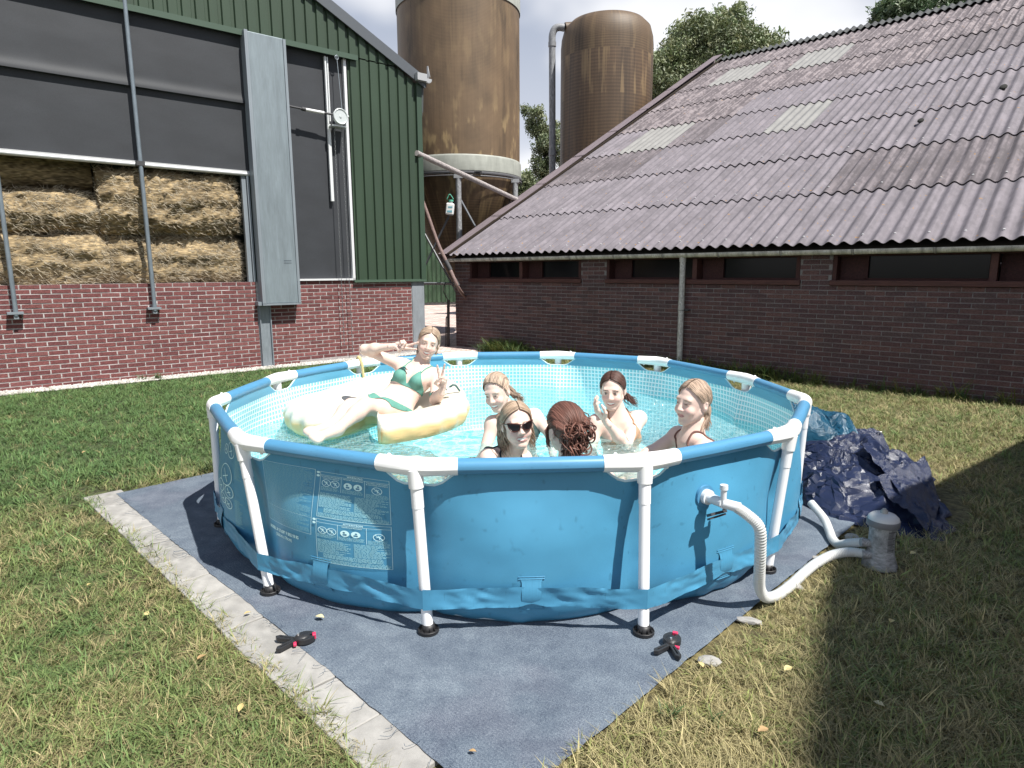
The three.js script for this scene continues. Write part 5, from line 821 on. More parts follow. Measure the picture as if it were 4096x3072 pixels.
// 2. laughing, blond hair tied back
person('laughing blond woman with tied back hair sitting in the water behind the sunglasses wearer', {
  seed: 12, tone: 0.88, j: { neck: v([-0.035, 0.625, 0.08]), waist: v([0.03, 0.34, -0.03]), hip: v([0.03, 0.15, -0.10]), shR: v([-0.135, 0.535, 0.15]), shL: v([0.140, 0.545, -0.02]), elL: v([0.265, 0.43, 0.10]), wrL: v([0.25, 0.36, 0.30]), elR: v([-0.20, 0.33, 0.26]), wrR: v([-0.10, 0.25, 0.40]), knR: v([-0.36, 0.17, 0.22]), anR: v([-0.42, 0.05, 0.55]), knL: v([-0.16, 0.17, 0.35]), anL: v([-0.25, 0.05, 0.7]) },
  head: { at: v([-0.108, 0.745, 0.15]), f: V(-0.42, -0.26, 1), up: V(-0.25, 1, 0.2), open: true, squint: 0.4, brow: [0.44, 0.31, 0.23] },
  hair: { color: blond, high: -0.012, locks: (r) => [...comb(r, 150, blond, back([0.35, -0.15, -0.9])), ...tail(46, [0.05, -0.01, -0.08], [0.135, -0.10, -0.07], -0.01, 0.045, 0.006, [0.26, 0.19, 0.14])(r)] },
  dress: ({ top, bottom }) => { top('swimsuit_top', [0.02, 0.05, 0.05]); bottom('swimsuit_bottom', [0.02, 0.05, 0.05]); },
});
// 3. sunglasses, wet wavy hair
person('smiling woman in dark sunglasses with wet wavy hair, shoulder out of the water', {
  seed: 13, tone: 0.92, j: { neck: v([-0.033, 0.575, 0.820]), waist: v([-0.188, 0.330, 0.560]), hip: v([-0.298, 0.270, 0.380]), shR: v([-0.133, 0.515, 0.900]), shL: v([0.047, 0.455, 0.680]), elR: v([-0.098, 0.330, 1.080]), wrR: v([0.022, 0.250, 1.200]), elL: v([0.172, 0.260, 0.750]), wrL: v([0.252, 0.200, 0.900]), knR: v([-0.648, 0.300, 0.340]), anR: v([-0.928, 0.270, 0.100]), knL: v([-0.578, 0.260, 0.160]), anL: v([-0.828, 0.220, -0.080]) },
  head: { at: v([0.017, 0.706, 0.895]), f: V(0.22, 0.02, 1), up: V(-0.10, 1, -0.02), open: true, squint: 0.6 },
  hair: { color: [0.29, 0.21, 0.15], parting: 0.012, high: -0.012, nape: 0.09, locks: (r) => { const g = comb(r, 140, [0.31, 0.225, 0.16], parted([0, -0.75, -0.6], 0.1), 0.0045); for (let i = 0; i < 150; i++) { const s = i % 3 ? -1 : 1, a = 0.3 + r() * 1.7, x0 = s * 0.074 * Math.sin(a * 0.8 + 0.3), z0 = 0.045 - a * 0.07, dn = 0.17 + r() * 0.08, p = [V(x0 * 0.85, 0.075 - a * 0.01, z0)]; for (let k = 1; k <= 5; k++) p.push(V(s * (0.079 + 0.010 * k / 5) * (0.55 + 0.45 * Math.abs(Math.sin(a * 0.8 + 0.3))) + (0.006 + 0.012 * k / 5) * Math.sin(k * 1.9 + i), 0.075 - dn * k / 5, z0 * 0.9 - 0.012 + 0.010 * Math.cos(k * 1.7 + i))); g.push(lock(p, 0.0052, 0.0020, [0.31, 0.225, 0.16], 0.5 + 0.9 * r())); } return g; } },
  dress: ({ top, bottom, Rm, t }) => {
    top('swimsuit_top', [0.015, 0.018, 0.025]); bottom('swimsuit_bottom', [0.015, 0.018, 0.025]);
    const g = [], fr = [];
    for (const s of [-1, 1]) {
      const sh = new THREE.Shape(); sh.moveTo(s * 0.006, 0.016); sh.quadraticCurveTo(s * 0.035, 0.024, s * 0.066, 0.024); sh.quadraticCurveTo(s * 0.064, -0.004, s * 0.050, -0.017); sh.quadraticCurveTo(s * 0.030, -0.026, s * 0.012, -0.012); sh.quadraticCurveTo(s * 0.006, 0, s * 0.006, 0.016);
      const q = new THREE.ExtrudeGeometry(sh, { depth: 0.003, bevelEnabled: false, curveSegments: 10 }), p = q.attributes.position; for (let i = 0; i < p.count; i++) p.setZ(i, p.getZ(i) + 0.103 - 7 * p.getX(i) ** 2); q.translate(0, 0.006, 0); g.push(q);
      const pts = sh.getPoints(10).map((a) => V(a.x, a.y + 0.006, 0.105 - 7 * a.x ** 2)); fr.push(tube(pts, 0.0032, 6, 60)); fr.push(tube([V(s * 0.066, 0.026, 0.075), V(s * 0.078, 0.022, 0.04), V(s * 0.083, 0.012, -0.01)], 0.003, 6));
    }
    fr.push(tube([V(-0.010, 0.020, 0.105), V(0, 0.022, 0.106), V(0.010, 0.020, 0.105)], 0.0036, 6));
    const L1 = merge(g); L1.applyMatrix4(Rm); const F1 = merge(fr); F1.applyMatrix4(Rm);
    const fm = part('sunglasses', F1, phys([0.07, 0.022, 0.015], 0.2), t); part('lenses', L1, phys([0.012, 0.008, 0.010], 0.08), fm);
  },
});
// 4. seen from behind, curly bun
person('person seen from behind at the near rim with a messy curly brown bun', {
  seed: 14, tone: 0.9, j: { neck: v([0.262, 0.60, 1.27]), waist: v([0.30, 0.30, 1.30]), hip: v([0.30, 0.13, 1.31]), shL: v([0.130, 0.515, 1.24]), shR: v([0.425, 0.530, 1.30]), elL: v([0.03, 0.32, 1.10]), wrL: v([0.10, 0.22, 0.93]), elR: v([0.52, 0.36, 1.16]), wrR: v([0.46, 0.25, 0.98]), knL: v([0.10, 0.18, 0.93]), anL: v([0.06, 0.06, 0.62]), knR: v([0.40, 0.18, 0.93]), anR: v([0.42, 0.06, 0.62]) },
  head: { at: v([0.245, 0.765, 1.22]), f: V(-0.48, -0.06, -1), up: V(-0.08, 1, 0.05), open: false, scale: 1.06 },
  hair: { color: chestnut, high: -0.008, nape: 0.05, locks: (r) => {
    const g = comb(r, 220, chestnut, back([0.1, -0.1, -1], 0.1), 0.0045);
    for (let i = 0; i < 70; i++) { const a = (i / 70 - 0.5) * 4.6, p = [], y0 = 0.115 - 0.10 * Math.abs(Math.sin(a * 0.5)); p.push(V(0.078 * Math.sin(a), y0, -0.02 + 0.075 * Math.cos(a) * 0.4)); for (let k = 1; k <= 4; k++) { const t = k / 4; p.push(V(lerp(0.087 * Math.sin(a), 0.01 + (r() - 0.5) * 0.04, t * t) , lerp(y0, -0.005, t) + 0.012 * Math.sin(t * 3.14), lerp(-0.03, -0.125, Math.sin(t * 1.5)))); } g.push(lock(p, 0.0075, 0.005, chestnut, 0.55 + 1.0 * r())); }
    for (let i = 0; i < 95; i++) { const c = V(0.014 + (r() - 0.5) * 0.105, -0.016 + (r() - 0.5) * 0.10, -0.128 + (r() - 0.5) * 0.04), R = 0.014 + r() * 0.024, p = [], e = new THREE.Euler(r() * 6, r() * 6, r() * 6); for (let k = 0; k < 7; k++) p.push(V(R * Math.cos(k * 0.95), R * Math.sin(k * 0.95), 0.004 * k).applyEuler(e).add(c)); g.push(lock(p, 0.0048, 0.0026, chestnut, 0.5 + 1.2 * r())); }
    for (let i = 0; i < 46; i++) { const x = (r() - 0.4) * 0.12, p = [V(x * 0.6, -0.03, -0.10)]; for (let k = 1; k < 6; k++) p.push(V(x + 0.011 * Math.sin(k * 1.7 + i), -0.03 - k * 0.019 * (0.6 + 0.6 * r()), -0.105 + 0.012 * Math.cos(k * 1.7 + i) + 0.02 * k / 5)); g.push(lock(p, 0.0055, 0.002, chestnut, 0.5 + 1.0 * r())); }
    for (let i = 0; i < 40; i++) { const a = r() * 6.28, b = 0.3 + r(), p = [V(0.07 * Math.sin(a), 0.06 * b, -0.03 + 0.08 * Math.cos(a))]; for (let k = 1; k < 4; k++) p.push(V((0.085 + 0.012 * k * r()) * Math.sin(a), 0.06 * b - 0.014 * k, -0.03 + (0.10 + 0.012 * k * r()) * Math.cos(a))); g.push(lock(p, 0.0022, 0.0010, chestnut, 0.7 + 0.8 * r())); }
    for (let i = 0; i < 14; i++) { const p = [V(0.07, 0.03 - i * 0.004, 0.02)]; for (let k = 1; k < 5; k++) p.push(V(0.086 + 0.008 * Math.sin(k + i), 0.03 - k * 0.026, 0.015 + 0.006 * Math.cos(k * 2 + i))); g.push(lock(p, 0.005, 0.002, chestnut, 0.5 + 0.8 * r())); }
    return g; } },
  dress: ({ top, bottom, Rm, t }) => {
    top('bikini_top', [0.03, 0.09, 0.13]); bottom('bikini_bottom', [0.03, 0.09, 0.13]);
    const q = tube([V(-0.055, -0.135, -0.045), V(-0.035, -0.140, -0.078), V(0, -0.142, -0.088), V(0.035, -0.140, -0.078), V(0.055, -0.135, -0.045)], 0.007, 8, 40); q.deleteAttribute('uv'); paint(q, (x) => x < -0.03 ? [0.55, 0.05, 0.18] : x < 0.0 ? [0.06, 0.14, 0.28] : x < 0.02 ? [0.10, 0.25, 0.33] : [0.72, 0.66, 0.42]); q.applyMatrix4(Rm);
    part('neck_strap', q, phys([1, 1, 1], 0.7, { vertexColors: true }), t);
    const s = new THREE.TorusGeometry(0.030, 0.006, 8, 24).rotateX(1.2).translate(-0.008, 0.004, -0.118); s.applyMatrix4(Rm); part('hair_tie', s, mat([0.11, 0.10, 0.05], 0.8), t);
  },
});
// 5. dark haired, hand near her chin
person('dark haired woman holding a hand up beside her chin in the middle of the pool', {
  seed: 15, tone: 0.92, j: { neck: v([0.695, 0.60, 0.05]), waist: v([0.73, 0.30, 0.02]), hip: v([0.735, 0.14, 0.0]), shL: v([0.840, 0.535, 0.02]), shR: v([0.545, 0.530, 0.10]), elL: v([0.715, 0.415, 0.25]), wrL: v([0.575, 0.585, 0.31]), elR: v([0.495, 0.33, 0.20]), wrR: v([0.56, 0.22, 0.36]), knL: v([0.82, 0.18, 0.42]), anL: v([0.6, 0.06, 0.62]), knR: v([0.5, 0.18, 0.40]), anR: v([0.62, 0.06, 0.66]) },
  head: { at: v([0.648, 0.742, 0.105]), f: V(-0.34, -0.13, 1), up: V(-0.06, 1, 0.12), open: true, squint: 0.85, brow: [0.16, 0.10, 0.08] },
  hair: { color: brown, high: -0.012, parting: -0.01, locks: (r) => [...comb(r, 150, brown, parted([0.3, -0.35, -0.9], -0.05)), ...tail(46, [0.045, -0.035, -0.085], [0.135, -0.105, -0.06], 0.0, 0.045, 0.0055, [0.085, 0.038, 0.028])(r)] },
  hands: [{ at: v([0.572, 0.590, 0.312]), y: V(-0.62, 0.72, 0.05), z: V(0.72, 0.55, -0.35), curls: [0.38, 0.45, 0.55, 0.65], spread: [0.06, 0.01, -0.03, -0.08], thumb: 0.3, mirror: true }],
  dress: ({ top, bottom }) => { top('bikini_top', [0.46, 0.27, 0.17]); bottom('bikini_bottom', [0.46, 0.27, 0.17]); },
});
// 6. profile, wet straight hair
person('blond woman in profile with wet combed back hair at the right side of the pool', {
  seed: 16, tone: 0.89, j: { neck: v([1.01, 0.655, 0.76]), waist: v([1.13, 0.36, 0.78]), hip: v([1.16, 0.17, 0.78]), shL: v([1.015, 0.565, 0.915]), shR: v([0.955, 0.57, 0.61]), elL: v([0.80, 0.46, 1.08]), wrL: v([0.60, 0.385, 1.02]), elR: v([0.77, 0.48, 0.68]), wrR: v([0.56, 0.395, 0.80]), knL: v([0.78, 0.18, 0.98]), anL: v([0.95, 0.06, 1.15]), knR: v([0.76, 0.18, 0.6]), anR: v([0.66, 0.06, 0.9]) },
  head: { at: v([0.985, 0.795, 0.765]), f: V(-0.85, 0.04, 0.55), up: V(0.02, 1, 0.05), open: false, squint: 0.22, brow: [0.42, 0.29, 0.21], scale: 1.03 },
  hair: { color: [0.34, 0.25, 0.19], parting: 0.006, high: -0.012, slope: 0.42, locks: (r) => [...comb(r, 160, [0.36, 0.265, 0.20], parted([0.1, -0.6, -0.8], 0.05)), ...tail(50, [0.03, -0.03, -0.085], [0.055, -0.135, -0.055], 0, 0.035, 0.006, [0.36, 0.265, 0.20])(r), ...tail(18, [0.055, -0.10, -0.05], [0.075, -0.19, 0.03], 0, 0.03, 0.005, [0.34, 0.25, 0.19])(r)] },
  dress: ({ top, bottom }) => { top('bikini_top', [0.16, 0.075, 0.06]); bottom('bikini_bottom', [0.16, 0.075, 0.06]); },
});
// ---------------------------------------------------------------- tarpaulin heap
{
  const t = thing('tarpaulin', 'crumpled navy tarpaulin with a teal fold heaped on the grass right of the pool', 'tarpaulin', [0, 0, 0]);
  const crease = (x, z, s) => { let h = 0, a = 1; for (let o = 0; o < 4; o++) { const ca = Math.cos(o * 1.1 + s), sa = Math.sin(o * 1.1 + s), u = x * ca - z * sa, w = x * sa + z * ca; h += a * (1 - Math.abs(vnoise(u, w, 1e9, 1e9, s * 7 + o) * 2 - 1) * 1.0); x *= 1.9; z *= 1.9; a *= 0.5; } return h / 1.9; };
  const poly = (pts) => { const c = new THREE.CatmullRomCurve3(pts.map(([x, z]) => V(x, 0, z)), true, 'catmullrom', 0.15), q = c.getSpacedPoints(200), m = q.reduce((s, p) => s.add(p), V(0, 0, 0)).multiplyScalar(1 / q.length); return [q, m]; };
  const heap = (name, pts, height, seed, m, base = 0, freq = 4.2, amp = 0.17) => {
    const [q, c] = poly(pts), N = 130, M = 38;
    const g = sheet(N, M, (u, v) => { const p = q[Math.round(u * N * 200 / 130) % 200], s = 1 - v, jx = 0.02 * (hash(Math.round(u * N) % N, Math.round(v * M), seed) - 0.5), jz = 0.02 * (hash(Math.round(u * N) % N, Math.round(v * M), seed + 5) - 0.5), x = lerp(c.x, p.x, s) + jx, z = lerp(c.z, p.z, s) + jz, e = Math.pow(1 - s, 0.5); const cr = crease(x * freq, z * freq, seed) - 0.62 + 0.25 * (crease(x * freq * 2.3 + 4, z * freq * 2.3, seed + 2) - 0.6); return [x + 0.07 * (vnoise(x * 9, z * 9, 1e9, 1e9, seed) - 0.5), Math.max(0.012, base + height(x, z) * Math.min(1, e * 1.35) + amp * cr * Math.min(1, e * 2.0 + 0.12)), z + 0.07 * (vnoise(x * 9 + 7, z * 9, 1e9, 1e9, seed) - 0.5)]; });
    part(name, toCreasedNormals(g, 0.34), m, t);
  };
  const plastic = tex(256, 256, (u, v) => { const w = Math.abs(Math.sin(u * 128 * Math.PI)) * Math.abs(Math.sin(v * 128 * Math.PI)); return 0.5 + 0.3 * w + 0.5 * (fbm(u * 16, v * 16, 3, 16, 16, 702) - 0.5); }, { data: true });
  const navy = phys([0.016, 0.023, 0.056], 0.24, { bumpMap: again(plastic, 4, 4), bumpScale: 0.004, specularIntensity: 0.8 }), teal = phys([0.010, 0.070, 0.125], 0.24, { bumpMap: again(plastic, 4, 4), bumpScale: 0.006 });
  const bump = (cx, cz, r, h) => (x, z) => h * Math.exp(-((x - cx) ** 2 + (z - cz) ** 2) / (r * r));
  const nb = [bump(2.2, -0.25, 0.5, 0.17), bump(2.65, -0.3, 0.4, 0.16), bump(2.0, 0.2, 0.4, 0.15), bump(2.7, 0.2, 0.4, 0.10)];
  heap('navy_sheet', [[1.80, -0.75], [1.86, -0.2], [1.86, 0.30], [1.95, 0.55], [2.15, 0.70], [2.42, 0.84], [2.58, 0.66], [2.70, 0.45], [2.82, 0.15], [2.86, -0.12], [2.84, -0.34], [2.78, -0.60], [2.62, -0.72], [2.2, -0.95]], (x, z) => nb.reduce((s, f) => s + f(x, z), 0.03), 3, navy);
  const tb = [bump(2.3, -0.9, 0.42, 0.30), bump(2.55, -0.5, 0.3, 0.20), bump(2.05, -0.6, 0.35, 0.24)];
  heap('teal_fold', [[1.88, -0.35], [2.2, -0.22], [2.55, -0.14], [2.80, -0.30], [2.80, -0.72], [2.62, -1.05], [2.25, -1.25], [1.92, -1.0]], (x, z) => 0.06 + tb.reduce((s, f) => s + f(x, z) * 0.85, 0), 9, teal, 0.05, 3.6, 0.18);
  const fl = (a, b, c, d, m, s) => part('flap', toCreasedNormals(sheet(30, 30, (u, v) => { const p = v3(a).lerp(v3(b), u).lerp(v3(d).lerp(v3(c), u), v); p.y += 0.10 * (crease(p.x * 4.5, p.z * 4.5, s) - 0.6) + 0.035 * (crease(p.x * 11, p.z * 11, s + 3) - 0.6) + 0.02; return [p.x, Math.max(0.015, p.y), p.z]; }), 0.3), m, t), v3 = (q) => V(...q);
  fl([2.35, 0.33, 0.0], [2.84, 0.20, -0.34], [2.90, 0.06, 0.0], [2.36, 0.13, 0.50], navy, 5);
  fl([2.25, 0.20, 0.40], [2.80, 0.22, 0.0], [2.72, 0.02, 0.34], [2.33, 0.03, 0.80], navy, 8);
  fl([2.45, 0.30, -0.55], [2.86, 0.26, -0.66], [2.88, 0.06, -0.45], [2.5, 0.2, -0.2], navy, 12);
  part('eyelet', merge([new THREE.TorusGeometry(0.014, 0.005, 6, 14).rotateX(1.2).translate(2.83, 0.275, -0.60), new THREE.TorusGeometry(0.014, 0.005, 6, 14).rotateX(1.2).translate(2.70, 0.06, 0.32)]), mat([0.7, 0.7, 0.7], 0.3, { metalness: 0.7 }), t);
}
// ---------------------------------------------------------------- filter pump and hoses
{
  const t = thing('filter_pump', 'grey cylindrical pool filter pump with a domed lid standing in the grass', 'pump', [1.88, 0, 1.13]);
  const gm = mat([0.44, 0.45, 0.46], 0.5, { map: again(grain, 1, 1) });
  part('housing', lathe([[0.0, 0.012], [0.062, 0.02], [0.060, 0.10], [0.0605, 0.24], [0.066, 0.25]], 48), gm, t);
  part('base', sheet(80, 6, (u, v) => { const a = u * 6.2832, q = [[0.0605, 0.13], [0.062, 0.10], [0.067, 0.07], [0.075, 0.04], [0.083, 0.012], [0.084, 0.004], [0.05, 0.003]][Math.round(v * 6)], w = 1 + 0.05 * Math.sin(a * 8) * clamp(v * 1.6, 0, 1); return [q[0] * w * Math.cos(a), q[1], q[0] * w * Math.sin(a)]; }), gm, t);
  part('collar', lathe([[0.066, 0.225], [0.076, 0.228], [0.077, 0.258], [0.07, 0.262]], 48), mat([0.16, 0.16, 0.17], 0.5), t);
  part('lid', lathe([[0.074, 0.258], [0.070, 0.272], [0.055, 0.286], [0.03, 0.292], [0.0, 0.293]], 48), mat([0.55, 0.55, 0.54], 0.4), t);
  part('knob', merge([new THREE.CylinderGeometry(0.016, 0.018, 0.016, 6).translate(0, 0.300, 0), new THREE.CylinderGeometry(0.009, 0.009, 0.01, 12).translate(0, 0.311, 0)]), mat([0.35, 0.34, 0.32], 0.5), t);
  part('ports', merge([rod(V(0, 0.13, 0.0), V(-0.10, 0.13, -0.01), 0.02), rod(V(0, 0.075, 0.02), V(-0.10, 0.075, 0.01), 0.02)]), gm, t);
  const wr = document.createElement('canvas'); wr.width = 128; wr.height = 256; const x = wr.getContext('2d'); x.clearRect(0, 0, 128, 256); x.fillStyle = 'rgba(60,60,62,0.85)'; const r = rng(4); for (let k = 0; k < 18; k++) x.fillRect(6, 6 + k * 14, 60 + r() * 56, k % 5 ? 5 : 9);
  const wt = new THREE.CanvasTexture(wr); wt.colorSpace = THREE.SRGBColorSpace;
  part('warning_print', sheet(8, 1, (u, v) => { const a = lerp(-0.1, 0.75, u); return [0.0625 * Math.sin(a), lerp(0.10, 0.215, v), 0.0625 * Math.cos(a)]; }), mat([1, 1, 1], 0.6, { map: wt, transparent: true }), t);
  const hoseM = phys([0.70, 0.71, 0.70], 0.42, { transmission: 0.25, thickness: 0 });
  const rip = (i) => (i % 4 < 2 ? 0.0016 : -0.0012);
  const f0 = wallAt(1.37, 0.525, 0.0), fo = V(f0.x, 0, f0.z).normalize(), e = f0.clone().addScaledVector(fo, 0.135).add(V(0.04, -0.012, 0));
  const h1 = part('pool_hose', tube([e, e.clone().add(V(0.035, -0.022, 0.02)), V(1.030, 0.445, 1.665), V(1.050, 0.33, 1.65), V(1.065, 0.21, 1.62), V(1.090, 0.115, 1.575), V(1.135, 0.052, 1.535), V(1.20, 0.034, 1.49), V(1.31, 0.032, 1.39), V(1.43, 0.034, 1.265), V(1.55, 0.042, 1.16), V(1.66, 0.055, 1.10), V(1.74, 0.068, 1.10), V(1.80, 0.075, 1.135)], 0.0235, 14, 460, rip), hoseM, scene);
  tag(h1, 'white ribbed hose looping from the pool wall down to the pump', 'hose', 'pool pump hoses');
  const h2 = part('pool_hose', tube([V(1.80, 0.12, 0.52), V(1.815, 0.075, 0.66), V(1.79, 0.05, 0.78), V(1.765, 0.04, 0.87), V(1.755, 0.048, 0.96), V(1.765, 0.085, 1.03), V(1.81, 0.125, 1.105)], 0.0225, 14, 220, rip), hoseM, scene);
  tag(h2, 'white hose coming from under the tarpaulin to the pump', 'hose', 'pool pump hoses');
}
// ---------------------------------------------------------------- two spring clamps on the cloth
function clampThing(label, pos, turn) {
  const t = thing('spring_clamp', label, 'clamp', pos, turn, 'spring clamps lying by the pool');
  const bk = mat([0.022, 0.022, 0.024], 0.42, { bumpMap: bumpy, bumpScale: 0.0006 }), rd = mat([0.55, 0.035, 0.10], 0.45);
  const jaw = (s) => { const sh = new THREE.Shape(); sh.moveTo(0, 0); sh.bezierCurveTo(0.02 , s * 0.055, 0.07, s * 0.06, 0.105, s * 0.018); sh.lineTo(0.105, s * 0.004); sh.bezierCurveTo(0.07, s * 0.022, 0.04, s * 0.02, 0, 0); return new THREE.ExtrudeGeometry(sh, { depth: 0.026, bevelEnabled: true, bevelSize: 0.003, bevelThickness: 0.003, bevelSegments: 2, curveSegments: 14 }).rotateX(-Math.PI / 2); };
  part('jaw', jaw(1), bk, t, [0, 0.012, 0]); part('jaw', jaw(-1), bk, t, [0, 0.012, 0]);
  part('spring_housing', new THREE.SphereGeometry(0.036, 20, 14).scale(1.25, 0.6, 1.05).translate(0.04, 0.03, 0), bk, t);
  const handle = (a) => { const c = Math.cos(a), s = Math.sin(a), q = (l, w) => [l * c - w * s, l * s + w * c], sh = new THREE.Shape(), P = [[0.0, -0.011], [0.11, -0.014], [0.125, 0], [0.11, 0.014], [0.0, 0.011]].map(([l, w]) => q(l, w)); P.forEach(([x, y], i) => i ? sh.lineTo(x, y) : sh.moveTo(x, y)); const ho = new THREE.Path(); [[0.03, -0.004], [0.103, -0.006], [0.103, 0.006], [0.03, 0.004]].map(([l, w]) => q(l, w)).forEach(([x, y], i) => i ? ho.lineTo(x, y) : ho.moveTo(x, y)); sh.holes.push(ho); return new THREE.ExtrudeGeometry(sh, { depth: 0.018, bevelEnabled: true, bevelSize: 0.0025, bevelThickness: 0.0025, bevelSegments: 2 }).rotateX(-Math.PI / 2); };
  part('handle', handle(Math.PI - 0.55), bk, t, [0.012, 0.012, 0]); part('handle', handle(Math.PI + 0.55), bk, t, [0.012, 0.012, 0]);
  part('pad', merge([new RoundedBoxGeometry(0.020, 0.030, 0.030, 2, 0.004).translate(0.103, 0.034, 0.008)]), rd, t); part('pad', new RoundedBoxGeometry(0.018, 0.016, 0.03, 2, 0.004).translate(0.0, 0.020, 0.035), rd, t);
  part('pin', new THREE.CylinderGeometry(0.006, 0.006, 0.012, 12).translate(0.02, 0.052, 0), mat([0.75, 0.75, 0.75], 0.3, { metalness: 0.8 }), t);
  t.scale.setScalar(0.74); return t;
}
clampThing('black spring clamp with red pads half on the stone edging, at the left', [-0.90, 0.02, 1.84], 0.35);
clampThing('black spring clamp with red pads on the ground cloth, at the right', [0.615, 0.022, 1.895], 1.15);
// yellow strap hanging inside the rim at the back left
{
  const s = part('strap', merge([tube([V(-1.345, 0.775, -1.335), V(-1.31, 0.765, -1.285), V(-1.295, 0.66, -1.275), V(-1.285, 0.55, -1.27), V(-1.285, 0.46, -1.26)], 0.012, 8, 24), tube([V(-1.36, 0.76, -1.36), V(-1.34, 0.785, -1.33), V(-1.31, 0.765, -1.285)], 0.013, 8, 10)]), mat([0.62, 0.50, 0.24], 0.6), scene);
  tag(s, 'yellow strap hanging over the pool rim into the water at the back left', 'strap');
}
// ---------------------------------------------------------------- gravel along the barn
{
  const A = [-6.6, -3.95], tx = 0.767, tz = -0.641, nx = 0.641, nz = 0.767, at = (s, d) => [A[0] + tx * s + nx * d, A[1] + tz * s + nz * d];
  const gT = tex(512, 512, (u, v) => { const n = 0.60 + 0.4 * (fbm(u * 44, v * 44, 3, 44, 44, 801) - 0.5) + 0.10 * (hash(u * 512 | 0, v * 512 | 0, 3) - 0.5); return [n * 1.02, n * 0.98, n * 0.92]; });
  const g = sheet(80, 6, (u, v) => { const s = lerp(-2, 6.4, u), d = lerp(0.0, 0.34 + 0.05 * (fbm(s * 2, 1, 3) - 0.5), v), [x, z] = at(s, d); return [x, 0.014, z]; }, (u, v) => [u * 8, v * 0.35]);
  tag(part('gravel_strip', g, mat([1, 1, 1], 0.95, { map: again(gT, 1.5, 1.5), bumpMap: again(bumpy, 3, 3), bumpScale: 0.02 }), scene), 'pale gravel strip along the foot of the barn wall', 'gravel', null, 'structure');
  const st = new THREE.IcosahedronGeometry(1, 0), im = new THREE.InstancedMesh(st, mat([1, 1, 1], 0.9), 5200), M = new THREE.Matrix4(), r = rng(811), Q = new THREE.Quaternion(), E = new THREE.Euler(), C = new THREE.Color();
  for (let i = 0; i < 5200; i++) { const [x, z] = at(lerp(-1.5, 6.4, r()), r() * 0.34), s = 0.007 + r() * 0.011, c = 0.32 + r() * 0.3; E.set(r() * 6, r() * 6, r() * 6); Q.setFromEuler(E); M.compose(V(x, 0.016, z), Q, V(s, s * 0.8, s * 1.2)); im.setMatrixAt(i, M); im.setColorAt(i, C.setRGB(c, c * 0.96, c * 0.9)); }
  im.name = 'pebbles'; scene.add(im); im.castShadow = im.receiveShadow = true; tag(im, 'loose pale pebbles lying on the gravel by the barn wall', 'pebbles', null, 'stuff');
}
// ---------------------------------------------------------------- grass
function tuftGeo(seed, blades, h, lean, w) {
  const r = rng(seed), g = [];
  for (let i = 0; i < blades; i++) {
    const a = r() * 6.283, L = h * (0.45 + 0.75 * r()), ln = lean * (0.3 + r()), x0 = (r() - 0.5) * 0.05, z0 = (r() - 0.5) * 0.05, ww = w * (0.6 + 0.7 * r()), ca = Math.cos(a), sa = Math.sin(a), P = [];
    for (let k = 0; k < 3; k++) { const t = k / 3, o = ln * t * t * L, y = L * (t - 0.28 * ln * t * t), q = ww * (1 - t * 0.55); P.push([x0 + ca * o - sa * q, y, z0 + sa * o + ca * q], [x0 + ca * o + sa * q, y, z0 + sa * o - ca * q]); }
    const tip = [x0 + ca * ln * L, L * (1 - 0.28 * ln), z0 + sa * ln * L], f = [P[0], P[1], P[3], P[0], P[3], P[2], P[2], P[3], P[5], P[2], P[5], P[4], P[4], P[5], tip];
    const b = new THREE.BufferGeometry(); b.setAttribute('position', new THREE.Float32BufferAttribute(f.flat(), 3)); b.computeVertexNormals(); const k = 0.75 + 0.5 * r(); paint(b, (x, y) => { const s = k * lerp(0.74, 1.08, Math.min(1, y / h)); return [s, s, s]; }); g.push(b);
  }
  return mergeGeometries(g);
}
const SHEDN = [-0.665, 0.747], BARNN = [0.641, 0.767];
function lawnFree(x, z) {      // metres to the nearest thing grass cannot grow through
  const e = Math.abs(x) + Math.abs(z) - MATC, sh = (x + 1.146) * SHEDN[0] + (z + 9.044) * SHEDN[1], ba = (x + 6.596) * BARNN[0] + (z + 3.946) * BARNN[1] - 0.36 - 0.05 * Math.sin(x * 7);
  let d = Math.min(sh - 0.02, ba);
  if (x < 0 && z > -0.12 && x > -2.95) d = Math.min(d, (z - x - 2.735) / 1.414 - 0.115 - 0.04 * (vnoise(x * 4, z * 4) - 0.3)); else d = Math.min(d, e / 1.414 - (x > 0 && z > 0 ? -0.085 + 0.03 * vnoise(x * 5, 3) + 0.05 * clamp(x - 0.3, 0, 1) : -0.01));
  if (x < 0.55 && z < -6.9 && x > -2.4) d = -1;
  if (Math.hypot(x - 1.88, z - 1.16) < 0.10 || ((x - 2.4) / 0.6) ** 2 + ((z + 0.05) / 0.75) ** 2 < 1) d = -1;
  return d;
}
